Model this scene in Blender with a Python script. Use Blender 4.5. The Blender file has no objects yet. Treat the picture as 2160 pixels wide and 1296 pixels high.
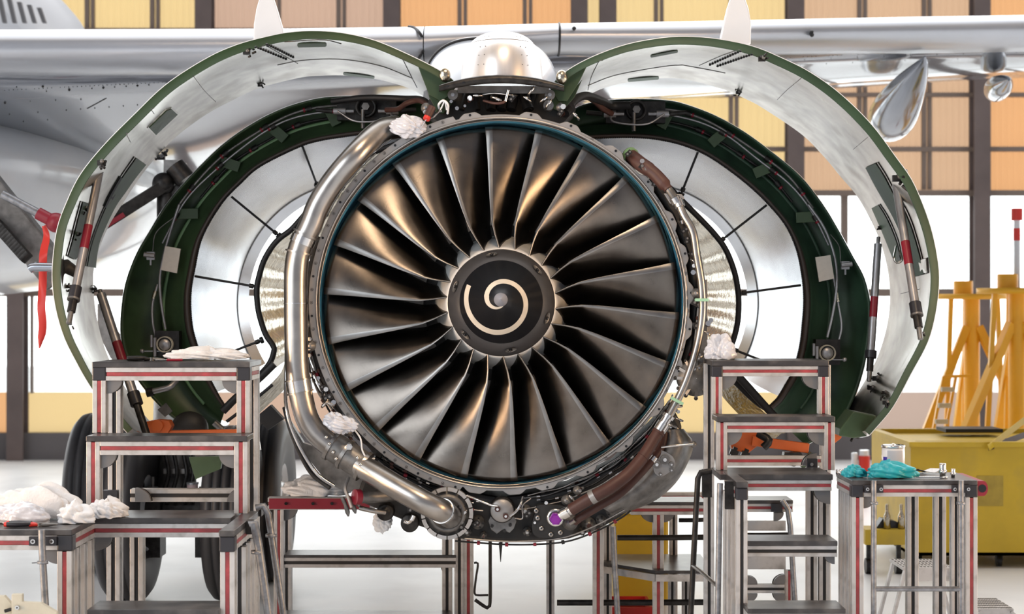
import bpy, math, random
import numpy as np
from mathutils import Vector, Matrix
random.seed(7)
R = math.radians
sc = bpy.context.scene
COL = sc.collection

# ------------------------------------------------------------ camera
F = 3750.0          # focal length in pixels of the 2160 wide frame
CD = 12.0           # the fan stands this far in front of the camera
CH = 2.4            # height of the lens
cam_d = bpy.data.cameras.new('camera')
cam_d.sensor_width = 36.0
cam_d.lens = F / 2160 * 36.0
cam_d.clip_end = 400
cam_d.dof.use_dof = True
cam_d.dof.focus_distance = 12.0
cam_d.dof.aperture_fstop = 1.9
cam = bpy.data.objects.new('camera', cam_d)
cam.location = (0, -CD, CH)
cam.rotation_euler = (R(90), 0, 0)
COL.objects.link(cam)
sc.camera = cam

# ------------------------------------------------------------ world (daylight outside, strongest beyond the window wall, plus an added warm ring for blade glints)
world = bpy.data.worlds.new('world'); sc.world = world
world.use_nodes = True
wn = world.node_tree; wn.nodes.clear()
def wnode(t, **k):
    n = wn.nodes.new(t)
    for a, b in k.items(): setattr(n, a, b)
    return n
w_out = wnode('ShaderNodeOutputWorld'); w_bg = wnode('ShaderNodeBackground')
w_tc = wnode('ShaderNodeTexCoord'); w_sep = wnode('ShaderNodeSeparateXYZ')
wn.links.new(w_tc.outputs['Generated'], w_sep.inputs[0])
w_r1 = wnode('ShaderNodeValToRGB')          # along Y: behind the camera dim, beyond the windows bright
e = w_r1.color_ramp.elements
e[0].position = 0.12; e[0].color = (0.070, 0.072, 0.082, 1)
e[1].position = 0.80; e[1].color = (1.0, 1.0, 1.0, 1)
m = e.new(0.235); m.color = (0.020, 0.020, 0.024, 1)
m = e.new(0.35); m.color = (0.17, 0.13, 0.095, 1)  # warm ring beside a dark band, added for gold glints on the blades
m = e.new(0.45); m.color = (0.06, 0.055, 0.055, 1)
m = e.new(0.56); m.color = (0.16, 0.16, 0.165, 1)
m = e.new(0.68); m.color = (0.29, 0.29, 0.30, 1)
w_m = wnode('ShaderNodeMath', operation='MULTIPLY_ADD')
w_m.inputs[1].default_value = 0.5; w_m.inputs[2].default_value = 0.5
wn.links.new(w_sep.outputs['Y'], w_m.inputs[0])
wn.links.new(w_m.outputs[0], w_r1.inputs[0])
wn.links.new(w_r1.outputs[0], w_bg.inputs['Color'])
w_bg.inputs['Strength'].default_value = 3.2
wn.links.new(w_bg.outputs[0], w_out.inputs[0])

def area(name, loc, target, size, power, color=(1, 1, 1), size_y=None):
    l = bpy.data.lights.new(name, 'AREA'); l.energy = power; l.color = color
    l.size = size
    if size_y: l.shape = 'RECTANGLE'; l.size_y = size_y
    o = bpy.data.objects.new(name, l); COL.objects.link(o)
    o.location = loc
    o.rotation_euler = (Vector(target) - Vector(loc)).to_track_quat('-Z', 'Y').to_euler()
    return o
# hangar roof light, then added fill lamps: gold blade glints and a bright floor
def spot(o, a): o.data.spread = R(a)
spot(area('hangar_roof_light', (-8, -9, 5.5), (0, 0, 2.2), 6.5, 84, (0.90, 0.96, 1.0)), 70)
spot(area('warm_top_fill', (1, -6, 10), (0, 0, 2.0), 2.2, 34, (1, 0.72, 0.46)), 60)  # added lamp overhead, unseen, puts warm gold glints on the blades
spot(area('rear_floor_fill', (0, 7, 15), (0, 6, 0), 26, 700, (1, 1, 1), 16), 110)  # added unseen lamp that whitens the floor around the engine
spot(area('warm_side_fill', (9, -4.5, 2.6), (0, 0, 2.4), 2.2, 40, (1, 0.62, 0.32), 3), 60)  # added warm lamp on the right, gilds the fan blades
spot(area('warm_side_fill', (-9, -4.2, 1.6), (0, 0, 2.4), 2.0, 42, (1, 0.64, 0.36), 2), 60)  # its added counterpart on the left, also for the blades

sc.view_settings.view_transform = 'Standard'
sc.view_settings.look = 'None'
sc.view_settings.exposure = 0.42
sc.view_settings.gamma = 1.0
sc.cycles.max_bounces = 7
sc.cycles.diffuse_bounces = 3
sc.cycles.glossy_bounces = 4
sc.cycles.transmission_bounces = 3
sc.cycles.caustics_reflective = False
sc.cycles.caustics_refractive = False
sc.cycles.sample_clamp_indirect = 4.0

def P(px, py, d):
    return Vector(((px - 1080) * d / F, d - CD, CH - (py - 648) * d / F))

# ------------------------------------------------------------ materials
def mat(name, color, rough=0.5, metal=0.0, var=0.0, vscale=8.0, bump=0.0, bscale=40.0, coat=0.0,
        stretch=(1, 1, 1), dirt_or_glint=None, dirt_glint_amt=0.0, dirt_glint_scale=3.0, spec=0.5, rvar=0.0, trans=None, emit=None, detail=5.0):
    m = bpy.data.materials.new(name); m.use_nodes = True
    nt = m.node_tree; b = nt.nodes['Principled BSDF']
    b.inputs['Base Color'].default_value = (*color, 1)
    b.inputs['Roughness'].default_value = rough
    b.inputs['Metallic'].default_value = metal
    b.inputs['Specular IOR Level'].default_value = spec
    b.inputs['Coat Weight'].default_value = coat
    b.inputs['Coat Roughness'].default_value = 0.06
    tc = nt.nodes.new('ShaderNodeTexCoord'); mp = nt.nodes.new('ShaderNodeMapping')
    mp.inputs['Scale'].default_value = stretch
    nt.links.new(tc.outputs['Object'], mp.inputs[0])
    def noise(s, d=5.0):
        n = nt.nodes.new('ShaderNodeTexNoise'); n.inputs['Scale'].default_value = s; n.inputs['Detail'].default_value = d
        nt.links.new(mp.outputs[0], n.inputs['Vector']); return n
    src = None
    if var > 0:
        n = noise(vscale, detail)
        r = nt.nodes.new('ShaderNodeValToRGB')
        r.color_ramp.elements[0].position = 0.32; r.color_ramp.elements[1].position = 0.68
        r.color_ramp.elements[0].color = (*[max(0, c * (1 - var)) for c in color], 1)
        r.color_ramp.elements[1].color = (*[min(1, c * (1 + var * 0.6)) for c in color], 1)
        nt.links.new(n.outputs['Fac'], r.inputs[0]); src = r.outputs[0]
        if rvar:
            mr = nt.nodes.new('ShaderNodeMapRange'); mr.inputs['To Min'].default_value = max(0.02, rough - rvar); mr.inputs['To Max'].default_value = rough + rvar
            nt.links.new(n.outputs['Fac'], mr.inputs[0]); nt.links.new(mr.outputs[0], b.inputs['Roughness'])
    if dirt_or_glint:
        n = noise(dirt_glint_scale, 8)
        r = nt.nodes.new('ShaderNodeValToRGB')
        r.color_ramp.elements[0].position = 0.5; r.color_ramp.elements[1].position = 0.72
        r.color_ramp.elements[0].color = (0, 0, 0, 1); r.color_ramp.elements[1].color = (dirt_glint_amt,) * 3 + (1,)
        nt.links.new(n.outputs['Fac'], r.inputs[0])
        mx = nt.nodes.new('ShaderNodeMix'); mx.data_type = 'RGBA'
        nt.links.new(r.outputs[0], mx.inputs['Factor'])
        mx.inputs['A'].default_value = (*color, 1); mx.inputs['B'].default_value = (*dirt_or_glint, 1)
        if src: nt.links.new(src, mx.inputs['A'])
        src = mx.outputs['Result']
    if src: nt.links.new(src, b.inputs['Base Color'])
    if bump > 0:
        n = noise(bscale, 3)
        bp = nt.nodes.new('ShaderNodeBump'); bp.inputs['Strength'].default_value = bump; bp.inputs['Distance'].default_value = 0.01
        nt.links.new(n.outputs['Fac'], bp.inputs['Height']); nt.links.new(bp.outputs[0], b.inputs['Normal'])
    if trans is not None:
        tr = nt.nodes.new('ShaderNodeBsdfTranslucent'); tr.inputs['Color'].default_value = (*trans, 1)
        ms = nt.nodes.new('ShaderNodeMixShader'); ms.inputs[0].default_value = 0.6
        out = [n for n in nt.nodes if n.type == 'OUTPUT_MATERIAL'][0]
        nt.links.new(b.outputs[0], ms.inputs[1]); nt.links.new(tr.outputs[0], ms.inputs[2]); nt.links.new(ms.outputs[0], out.inputs[0])
    if emit:
        b.inputs['Emission Color'].default_value = (*emit[:3], 1); b.inputs['Emission Strength'].default_value = emit[3]
    return m

M = {}
M['floor'] = mat('pale_concrete_floor', (0.86, 0.87, 0.88), 0.38, var=0.06, vscale=0.6, dirt_or_glint=(0.5, 0.5, 0.51), dirt_glint_amt=0.4, dirt_glint_scale=0.8)
M['steel_beam'] = mat('mauve_brown_steelwork', (0.16, 0.125, 0.118), 0.6, var=0.2, vscale=1.5)
M['girt'] = mat('grey_brown_rail', (0.22, 0.17, 0.14), 0.6)
M['plinth'] = mat('grey_plinth', (0.16, 0.15, 0.155), 0.7, var=0.15, vscale=1)
PAN = dict(rough=0.7, var=0.06, vscale=1.2)
M['pan_yellow'] = mat('yellow_translucent_panel', (0.62, 0.44, 0.16), trans=(0.547, 0.414, 0.210), **PAN)
M['pan_orange'] = mat('orange_translucent_panel', (0.60, 0.30, 0.12), trans=(0.532, 0.296, 0.140), **PAN)
M['pan_pink'] = mat('dusty_pink_translucent_panel', (0.45, 0.30, 0.22), trans=(0.395, 0.274, 0.203), **PAN)
M['pan_tan'] = mat('tan_translucent_panel', (0.50, 0.33, 0.20), trans=(0.441, 0.296, 0.189), **PAN)
M['pan_grey'] = mat('mauve_grey_panel', (0.42, 0.32, 0.28), trans=(0.350, 0.266, 0.217), **PAN)
M['glass'] = mat('window_glass', (1, 1, 1), 0.02)
_t = M['glass'].node_tree; _o = [n for n in _t.nodes if n.type == 'OUTPUT_MATERIAL'][0]
_x = _t.nodes.new('ShaderNodeBsdfTransparent'); _x.inputs[0].default_value = (0.95, 0.97, 0.97, 1); _y = _t.nodes.new('ShaderNodeMixShader'); _y.inputs[0].default_value = 0.05
_t.links.new(_x.outputs[0], _y.inputs[1]); _t.links.new(_t.nodes['Principled BSDF'].outputs[0], _y.inputs[2]); _t.links.new(_y.outputs[0], _o.inputs[0])
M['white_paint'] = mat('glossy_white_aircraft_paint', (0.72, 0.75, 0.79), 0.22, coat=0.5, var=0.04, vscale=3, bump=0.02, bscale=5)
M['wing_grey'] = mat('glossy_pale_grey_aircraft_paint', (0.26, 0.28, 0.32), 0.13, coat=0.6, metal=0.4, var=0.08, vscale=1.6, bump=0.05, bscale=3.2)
M['pylon_paint'] = mat('pale_blue_grey_paint', (0.42, 0.46, 0.52), 0.25, coat=0.4, var=0.05, vscale=3)
M['slat_metal'] = mat('polished_leading_edge_metal', (0.52, 0.54, 0.58), 0.32, metal=0.55, var=0.06, vscale=3, stretch=(0.3, 1, 1))
M['fairing_metal'] = mat('smooth_grey_metal_fairing', (0.30, 0.32, 0.36), 0.16, metal=0.75, coat=0.4)
M['dome_metal'] = mat('brushed_aluminium', (0.86, 0.83, 0.81), 0.36, metal=0.8, var=0.06, vscale=30, stretch=(1, 0.1, 0.05))
M['green'] = mat('chromate_green_paint', (0.024, 0.054, 0.020), 0.5, var=0.22, vscale=3, dirt_or_glint=(0.03, 0.06, 0.03), dirt_glint_amt=0.6, dirt_glint_scale=5)
M['green_l'] = mat('light_green_primer', (0.20, 0.36, 0.17), 0.45, var=0.12, vscale=4)
M['green_d'] = mat('dark_green_paint', (0.055, 0.10, 0.045), 0.45, var=0.3, vscale=2.5, dirt_or_glint=(0.02, 0.03, 0.02), dirt_glint_amt=0.7, dirt_glint_scale=4)
M['green_tag'] = mat('mint_green_clamp', (0.30, 0.55, 0.38), 0.4)
M['liner'] = mat('perforated_silver_lining', (0.60, 0.585, 0.53), 0.24, metal=0.95, var=0.25, vscale=7, rvar=0.07, dirt_or_glint=(0.27, 0.25, 0.20), dirt_glint_amt=0.85, dirt_glint_scale=3.2)
M['duct'] = mat('brushed_silver_duct', (0.50, 0.52, 0.56), 0.27, metal=0.95, var=0.08, vscale=5)
M['rubber'] = mat('black_rubber', (0.012, 0.012, 0.014), 0.55, var=0.2, vscale=5)
M['tyre'] = mat('black_tyre_rubber', (0.030, 0.029, 0.032), 0.5, var=0.2, vscale=4)
M['black'] = mat('matt_black_paint', (0.006, 0.007, 0.010), 0.35)
M['dark'] = mat('oily_dark_metal', (0.035, 0.033, 0.032), 0.42, metal=0.6, var=0.5, vscale=18, bump=0.25, bscale=30)
M['case_dark'] = mat('dark_composite_case', (0.022, 0.021, 0.021), 0.55, var=0.4, vscale=10)
M['mid_metal'] = mat('cast_grey_metal', (0.21, 0.205, 0.20), 0.42, metal=0.7, var=0.35, vscale=14, bump=0.1, bscale=50)
M['steel'] = mat('bare_steel_tube', (0.42, 0.40, 0.38), 0.31, metal=1.0, var=0.12, vscale=9, rvar=0.06)
M['chrome'] = mat('shiny_steel_fitting', (0.72, 0.71, 0.70), 0.2, metal=1.0)
M['flange'] = mat('grey_machined_flange', (0.36, 0.35, 0.345), 0.42, metal=0.6, var=0.12, vscale=6)
M['lip'] = mat('smooth_inner_lip', (0.50, 0.48, 0.46), 0.28, metal=0.9)
M['seal_dark'] = mat('dark_brown_abradable_band', (0.05, 0.038, 0.032), 0.4)
M['blue'] = mat('blue_rub_liner', (0.07, 0.25, 0.37), 0.5, var=0.25, vscale=10)
M['brown'] = mat('brown_hose_sleeve', (0.070, 0.027, 0.021), 0.5, var=0.15, vscale=12)
M['red'] = mat('red_strip', (0.33, 0.045, 0.055), 0.5, var=0.35, vscale=14, dirt_or_glint=(0.12, 0.05, 0.05), dirt_glint_amt=0.6, dirt_glint_scale=9)
M['red_b'] = mat('bright_red_plastic', (0.65, 0.035, 0.025), 0.4)
M['red_d'] = mat('dark_red_band', (0.26, 0.012, 0.028), 0.4)
M['orange'] = mat('orange_painted_steel', (0.62, 0.13, 0.025), 0.45, var=0.1, vscale=5)
M['alu'] = mat('scuffed_aluminium_profile', (0.56, 0.55, 0.545), 0.42, metal=0.45, var=0.12, vscale=5, dirt_or_glint=(0.25, 0.24, 0.22), dirt_glint_amt=0.6, dirt_glint_scale=11, stretch=(1, 1, 1))
M['slot'] = mat('black_slot', (0.02, 0.019, 0.02), 0.6)
M['board'] = mat('black_coated_plywood', (0.045, 0.043, 0.046), 0.33, var=0.4, vscale=6, dirt_or_glint=(0.17, 0.16, 0.15), dirt_glint_amt=0.5, dirt_glint_scale=7)
M['blackplastic'] = mat('black_plastic_corner', (0.022, 0.022, 0.028), 0.38)
M['gusset'] = mat('grey_plastic_gusset', (0.15, 0.15, 0.155), 0.42)
M['galv'] = mat('galvanised_tube', (0.27, 0.28, 0.30), 0.42, metal=0.75, var=0.35, vscale=25)
M['white_cloth'] = mat('white_paper_cloth', (0.80, 0.81, 0.83), 0.9, bump=0.5, bscale=60)
M['plastic'] = mat('crumpled_clear_plastic', (0.62, 0.64, 0.70), 0.15, coat=0.6, bump=0.6, bscale=30)
M['teal'] = mat('teal_nitrile_glove', (0.02, 0.37, 0.44), 0.35, bump=0.35, bscale=45)
M['cream'] = mat('cream_card', (0.72, 0.67, 0.60), 0.7, var=0.05, vscale=30)
M['label'] = mat('grey_paper_label', (0.48, 0.50, 0.56), 0.7)
M['blue_ink'] = mat('deep_blue_print', (0.025, 0.02, 0.35), 0.5)
M['purple'] = mat('purple_anodised_metal', (0.28, 0.03, 0.36), 0.3, metal=0.4)
M['yellow'] = mat('worn_yellow_paint', (0.62, 0.42, 0.02), 0.5, var=0.12, vscale=2.5, dirt_or_glint=(0.30, 0.22, 0.05), dirt_glint_amt=0.6, dirt_glint_scale=2.4)
M['yellow_o'] = mat('orange_yellow_paint', (0.90, 0.47, 0.03), 0.4, var=0.06, vscale=3)
M['cream_steel'] = mat('cream_painted_steel', (0.55, 0.52, 0.42), 0.5, var=0.15, vscale=8)
M['spiral'] = mat('cream_white_spiral_paint', (0.72, 0.66, 0.56), 0.45, var=0.08, vscale=18)
M['spin_grey'] = mat('satin_graphite_paint', (0.050, 0.050, 0.054), 0.32)
M['tip_grey'] = mat('grey_rubber_tip', (0.26, 0.27, 0.31), 0.4)
M['platform'] = mat('pale_annulus_filler', (0.74, 0.74, 0.73), 0.4, metal=0.2, var=0.12, vscale=12)
M['gold_blanket'] = mat('embossed_steel_heat_blanket', (0.55, 0.50, 0.40), 0.24, metal=1.0, var=0.25, vscale=14, bump=0.7, bscale=26)
M['titan'] = mat('worn_titanium_gold_glints', (0.175, 0.157, 0.142), 0.30, metal=1.0, var=0.25, vscale=5, rvar=0.08, bump=0.03, bscale=60, detail=8, dirt_or_glint=(0.30, 0.18, 0.095), dirt_glint_amt=0.9, dirt_glint_scale=1.6)  # bronze blotches put the blades' gold reflections into the colour
M['sheath'] = mat('bare_metal_edge_strip', (0.27, 0.265, 0.26), 0.36, metal=1.0, var=0.15, vscale=7, rvar=0.06)
M['blue_mark'] = mat('dark_blue_ink', (0.015, 0.03, 0.16), 0.5)
M['pinkish'] = mat('pink_grey_filter', (0.50, 0.36, 0.36), 0.5)

# ------------------------------------------------------------ mesh helpers
def empty(name, loc=(0, 0, 0), parent=None):
    o = bpy.data.objects.new(name, None); o.empty_display_size = 0.2
    COL.objects.link(o); o.location = loc
    if parent is not None: setp(o, parent)
    return o
def world_of(p):
    w = Vector((0, 0, 0))
    while p is not None:
        w = w + p.location; p = p.parent
    return w
def setp(o, parent):
    # all parents are unrotated empties or meshes at a plain offset; keep world placement
    o.parent = parent
    o.location = o.location - world_of(parent)
def tag(o, label=None, cat=None, group=None, kind=None):
    if label: o['label'] = label
    if cat: o['category'] = cat
    if group: o['group'] = group
    if kind: o['kind'] = kind
    return o

def frame_of(t):
    t = t.normalized()
    up = Vector((0, 0, 1)) if abs(t.z) < 0.9 else Vector((1, 0, 0))
    a = t.cross(up).normalized(); b = t.cross(a).normalized()
    return a, b

class MB:
    def __init__(s): s.v = []; s.f = []; s.m = []; s.mats = []; s.cur = 0; s.sm = []; s.smooth = False
    def use(s, m, smooth=None):
        m = M[m] if isinstance(m, str) else m
        if m not in s.mats: s.mats.append(m)
        s.cur = s.mats.index(m)
        if smooth is not None: s.smooth = smooth
        return s
    def add(s, vs, fs, smooth=None):
        o = len(s.v); s.v += [tuple(v) for v in vs]
        sm = s.smooth if smooth is None else smooth
        for f in fs: s.f.append(tuple(i + o for i in f)); s.m.append(s.cur); s.sm.append(sm)
        return s
    def hexa(s, c):   # 8 corners: bottom 4 then top 4
        s.add(c, [(0, 3, 2, 1), (4, 5, 6, 7), (0, 1, 5, 4), (1, 2, 6, 5), (2, 3, 7, 6), (3, 0, 4, 7)], False); return s
    def box(s, lo, hi):
        x0, y0, z0 = lo; x1, y1, z1 = hi
        return s.hexa([(x0, y0, z0), (x1, y0, z0), (x1, y1, z0), (x0, y1, z0), (x0, y0, z1), (x1, y0, z1), (x1, y1, z1), (x0, y1, z1)])
    def bar(s, p0, p1, w, h=None, up=None):
        p0 = Vector(p0); p1 = Vector(p1); h = h or w
        t = (p1 - p0).normalized()
        if up is None: a, b = frame_of(t)
        else:
            a = t.cross(Vector(up)).normalized(); b = a.cross(t).normalized()
        a = a * w / 2; b = b * h / 2
        return s.hexa([p0 - a - b, p0 + a - b, p0 + a + b, p0 - a + b, p1 - a - b, p1 + a - b, p1 + a + b, p1 - a + b])
    def tube(s, pts, r, n=12, cap=True, smooth=True, closed=False):
        pts = [Vector(p) for p in pts]; k = len(pts)
        rr = r if isinstance(r, (list, tuple)) else [r] * k
        vs = []; prev = None
        for i, p in enumerate(pts):
            if closed: t = pts[(i + 1) % k] - pts[i - 1]
            else: t = (pts[min(i + 1, k - 1)] - pts[max(i - 1, 0)])
            if t.length < 1e-9: t = Vector((0, 0, 1))
            t.normalize()
            if prev is None: a, b = frame_of(t)
            else:
                a = (prev - t * prev.dot(t))
                a = a.normalized() if a.length > 1e-6 else frame_of(t)[0]
                b = t.cross(a)
            prev = a
            for j in range(n):
                q = 2 * math.pi * j / n
                vs.append(p + (a * math.cos(q) + b * math.sin(q)) * rr[i])
        fs = []
        for i in range(k if closed else k - 1):
            i2 = (i + 1) % k
            for j in range(n):
                fs.append((i * n + j, i * n + (j + 1) % n, i2 * n + (j + 1) % n, i2 * n + j))
        s.add(vs, fs, smooth)
        if cap and not closed:
            s.add(vs[:n], [tuple(range(n))], False)
            s.add(vs[-n:], [tuple(reversed(range(n)))], False)
        return s
    def cyl(s, p0, p1, r, n=16, r1=None):
        return s.tube([p0, p1], [r, r if r1 is None else r1], n)
    def lathe(s, c, prof, n=48, axis='Y', smooth=True, a0=0, a1=360):
        # prof: (radius, along-axis) pairs
        c = Vector(c); vs = []; full = abs(a1 - a0) >= 360
        m = n if full else n + 1
        for (r, y) in prof:
            for j in range(m):
                q = R(a0 + (a1 - a0) * j / n)
                if axis == 'Y': vs.append(c + Vector((r * math.sin(q), y, r * math.cos(q))))
                elif axis == 'X': vs.append(c + Vector((y, r * math.sin(q), r * math.cos(q))))
                else: vs.append(c + Vector((r * math.sin(q), r * math.cos(q), y)))
        fs = []
        for i in range(len(prof) - 1):
            for j in range(n):
                j2 = (j + 1) % m
                fs.append((i * m + j, i * m + j2, (i + 1) * m + j2, (i + 1) * m + j))
        return s.add(vs, fs, smooth)
    def grid(s, rows, smooth=True, closed_u=False):
        k = len(rows[0]); vs = [p for r in rows for p in r]; fs = []
        for i in range(len(rows) - 1):
            for j in range(k if closed_u else k - 1):
                j2 = (j + 1) % k
                fs.append((i * k + j, i * k + j2, (i + 1) * k + j2, (i + 1) * k + j))
        return s.add(vs, fs, smooth)
    def prism(s, poly, off):
        # poly: list of 3D points (planar), off: extrusion vector
        n = len(poly); off = Vector(off)
        vs = [Vector(p) for p in poly] + [Vector(p) + off for p in poly]
        fs = [tuple(range(n)), tuple(reversed(range(n, 2 * n)))] + [(i, i + n, (i + 1) % n + n, (i + 1) % n) for i in range(n)]
        return s.add(vs, fs, False)
    def sphere(s, c, rx, ry=None, rz=None, n=16, m=10):
        ry = ry or rx; rz = rz or rx; c = Vector(c); rows = []
        for i in range(m + 1):
            q = math.pi * i / m
            rows.append([c + Vector((rx * math.sin(q) * math.cos(2 * math.pi * j / n), ry * math.sin(q) * math.sin(2 * math.pi * j / n), rz * math.cos(q))) for j in range(n)])
        return s.grid(rows, True, True)
    def build(s, name, m=None, parent=None, origin=None, bevel=0.0, weld=False):
        if m is not None: s.use(m); s.m = [s.cur if len(s.mats) == 1 else x for x in s.m]
        vs = s.v
        if origin is None:
            a = np.array(vs); mn = a.min(0); mx = a.max(0); origin = Vector(((mn[0] + mx[0]) / 2, (mn[1] + mx[1]) / 2, mn[2]))
        origin = Vector(origin)
        me = bpy.data.meshes.new(name)
        me.from_pydata([(v[0] - origin.x, v[1] - origin.y, v[2] - origin.z) for v in vs], [], s.f)
        for mm in s.mats: me.materials.append(mm)
        me.polygons.foreach_set('material_index', s.m)
        me.polygons.foreach_set('use_smooth', s.sm)
        me.update()
        import bmesh
        bm = bmesh.new(); bm.from_mesh(me)
        if weld: bmesh.ops.remove_doubles(bm, verts=bm.verts, dist=1e-5)
        bmesh.ops.recalc_face_normals(bm, faces=bm.faces); bm.to_mesh(me); bm.free()
        o = bpy.data.objects.new(name, me); COL.objects.link(o); o.location = origin
        if parent is not None: setp(o, parent)
        if bevel > 0:
            b = o.modifiers.new('bevel', 'BEVEL'); b.width = bevel; b.segments = 2; b.limit_method = 'ANGLE'
        return o

def dup(o, name=None, parent=None, loc=None):
    c = o.copy(); COL.objects.link(c)
    if name: c.name = name
    if loc is not None: c.location = loc
    if parent is not None:
        c.parent = None; setp(c, parent)
    return c

def cr(pts, n):
    # Catmull-Rom through 2D/3D points, n samples evenly by arc length
    p = [np.array(q, float) for q in pts]
    p = [2 * p[0] - p[1]] + p + [2 * p[-1] - p[-2]]
    out = []
    for i in range(1, len(p) - 2):
        for k in range(16):
            t = k / 16.0
            out.append(0.5 * ((2 * p[i]) + (-p[i - 1] + p[i + 1]) * t + (2 * p[i - 1] - 5 * p[i] + 4 * p[i + 1] - p[i + 2]) * t * t + (-p[i - 1] + 3 * p[i] - 3 * p[i + 1] + p[i + 2]) * t ** 3))
    out.append(p[-2]); out = np.array(out)
    s = np.concatenate([[0], np.cumsum(np.linalg.norm(np.diff(out, axis=0), axis=1))])
    q = np.linspace(0, s[-1], n)
    return np.stack([np.interp(q, s, out[:, k]) for k in range(out.shape[1])], 1)
def pc(pts, n=24):      # (px,py,depth) points -> smooth 3D path
    return [P(*q) for q in cr(pts, n)]

# ------------------------------------------------------------ the hangar
fl = MB().use('floor'); fl.add([(-60, -25, 0), (60, -25, 0), (60, 60, 0), (-60, 60, 0)], [(0, 1, 2, 3)])
tag(fl.build('floor'), kind='structure')
WD = 28.0                       # depth of the far wall
WY = WD - CD
def wx(px): return (px - 1080) * WD / F
def wz(py): return CH - (py - 648) * WD / F
wall = empty('wall_back', (0, WY, 0)); tag(wall, kind='structure')
cols_px = [-744, -351, 42, 435, 828, 1221, 1673, 2062, 2455, 2848]
tops = ['pan_tan', 'pan_orange', 'pan_yellow', 'pan_pink', 'pan_orange', 'pan_yellow', 'pan_tan', 'pan_orange', 'pan_tan']
lows = ['pan_tan', 'pan_orange', 'pan_yellow', 'pan_pink', 'pan_yellow', 'pan_yellow', 'pan_grey', 'pan_grey', 'pan_tan']
ZT = 9.5
for i in range(len(cols_px) - 1):
    a, b = wx(cols_px[i]), wx(cols_px[i + 1])
    p = MB(); p.use(tops[i]); 
    for (z0, z1) in ((wz(408), ZT), ):
        # shallow corrugations
        n = 60; rows = []
        for z in (z0, z1):
            rows.append([Vector((a + (b - a) * k / n, WY + 0.08 + 0.012 * (1 if (k // 1) % 2 else -1), z)) for k in range(n + 1)])
        p.grid(rows, False)
    p.build('upper_cladding', parent=wall)
    p = MB(); p.use(lows[i]); p.add([(a, WY + .07, wz(915)), (b, WY + .07, wz(915)), (b, WY + .07, wz(828)), (a, WY + .07, wz(828))], [(0, 1, 2, 3)]); p.build('lower_cladding', parent=wall)
    # window band
    g = MB(); g.use('glass'); g.box((a, WY + 0.06, wz(830)), (b, WY + 0.066, wz(410)))
    tag(g.build('window_%d' % (i + 1)), kind='structure')
    mu = MB(); mu.use('girt')
    for q in (0.36, 0.71):
        x = a + (b - a) * q
        mu.box((x - 0.035, WY - 0.02, wz(400)), (x + 0.035, WY + 0.05, ZT))
        x += 0.09; mu.box((x - 0.03, WY - 0.02, wz(400)), (x + 0.03, WY + 0.05, ZT))
    mu.build('wall_rail', parent=wall)
    if i >= 6:
        mu = MB(); mu.use('girt'); mu.box((a + 0.75, WY - 0.04, wz(830)), (a + 0.86, WY + 0.05, wz(410))); mu.build('window_mullion', parent=wall)
    elif i == 2:
        mu = MB(); mu.use('girt'); mu.box((a + 0.17, WY - 0.04, wz(830)), (a + 0.21, WY + 0.05, wz(410))); mu.build('window_mullion', parent=wall)
for px in cols_px + [1281]:
    c = MB().use('steel_beam'); x = wx(px); w = 0.13
    c.box((x - w, WY - 0.30, 0), (x + w, WY - 0.27, ZT)); c.box((x - 0.02, WY - 0.27, 0), (x + 0.02, WY + 0.02, ZT)); c.box((x - w, WY - 0.01, 0), (x + w, WY + 0.04, ZT))
    c.build('wall_column', parent=wall)
g = MB().use('girt')
X0, X1 = wx(-744), wx(2848)
for (y0, y1, t) in ((402, 414, .1), (609, 626, .08), (310, 320, .06), (196, 205, .06), (60, 68, .06), (-60, -50, .06)):
    k = MB().use('girt'); k.box((X0, WY - t, wz(y1)), (X1, WY + 0.045, wz(y0))); k.build('wall_rail', parent=wall)
k = MB().use('plinth'); k.box((X0, WY - 0.12, 0), (X1, WY + 0.12, wz(913))); k.build('plinth', parent=wall)

# ============================================================ THE AIRLINER
jet = empty('airliner', (0, 1.2, 0))
tag(jet, 'large white airliner on its wheels with one engine laid open for maintenance', 'airplane')

# ------------------------------------------------------------ engine
eng = empty('turbofan_engine', (0, 0.4, CH), jet)
EX = (1057.5 - 1080) * CD / F
EZ = CH - (639 - 648) * CD / F
EC = Vector((EX, 0, EZ))
px2m = CD / F

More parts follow.
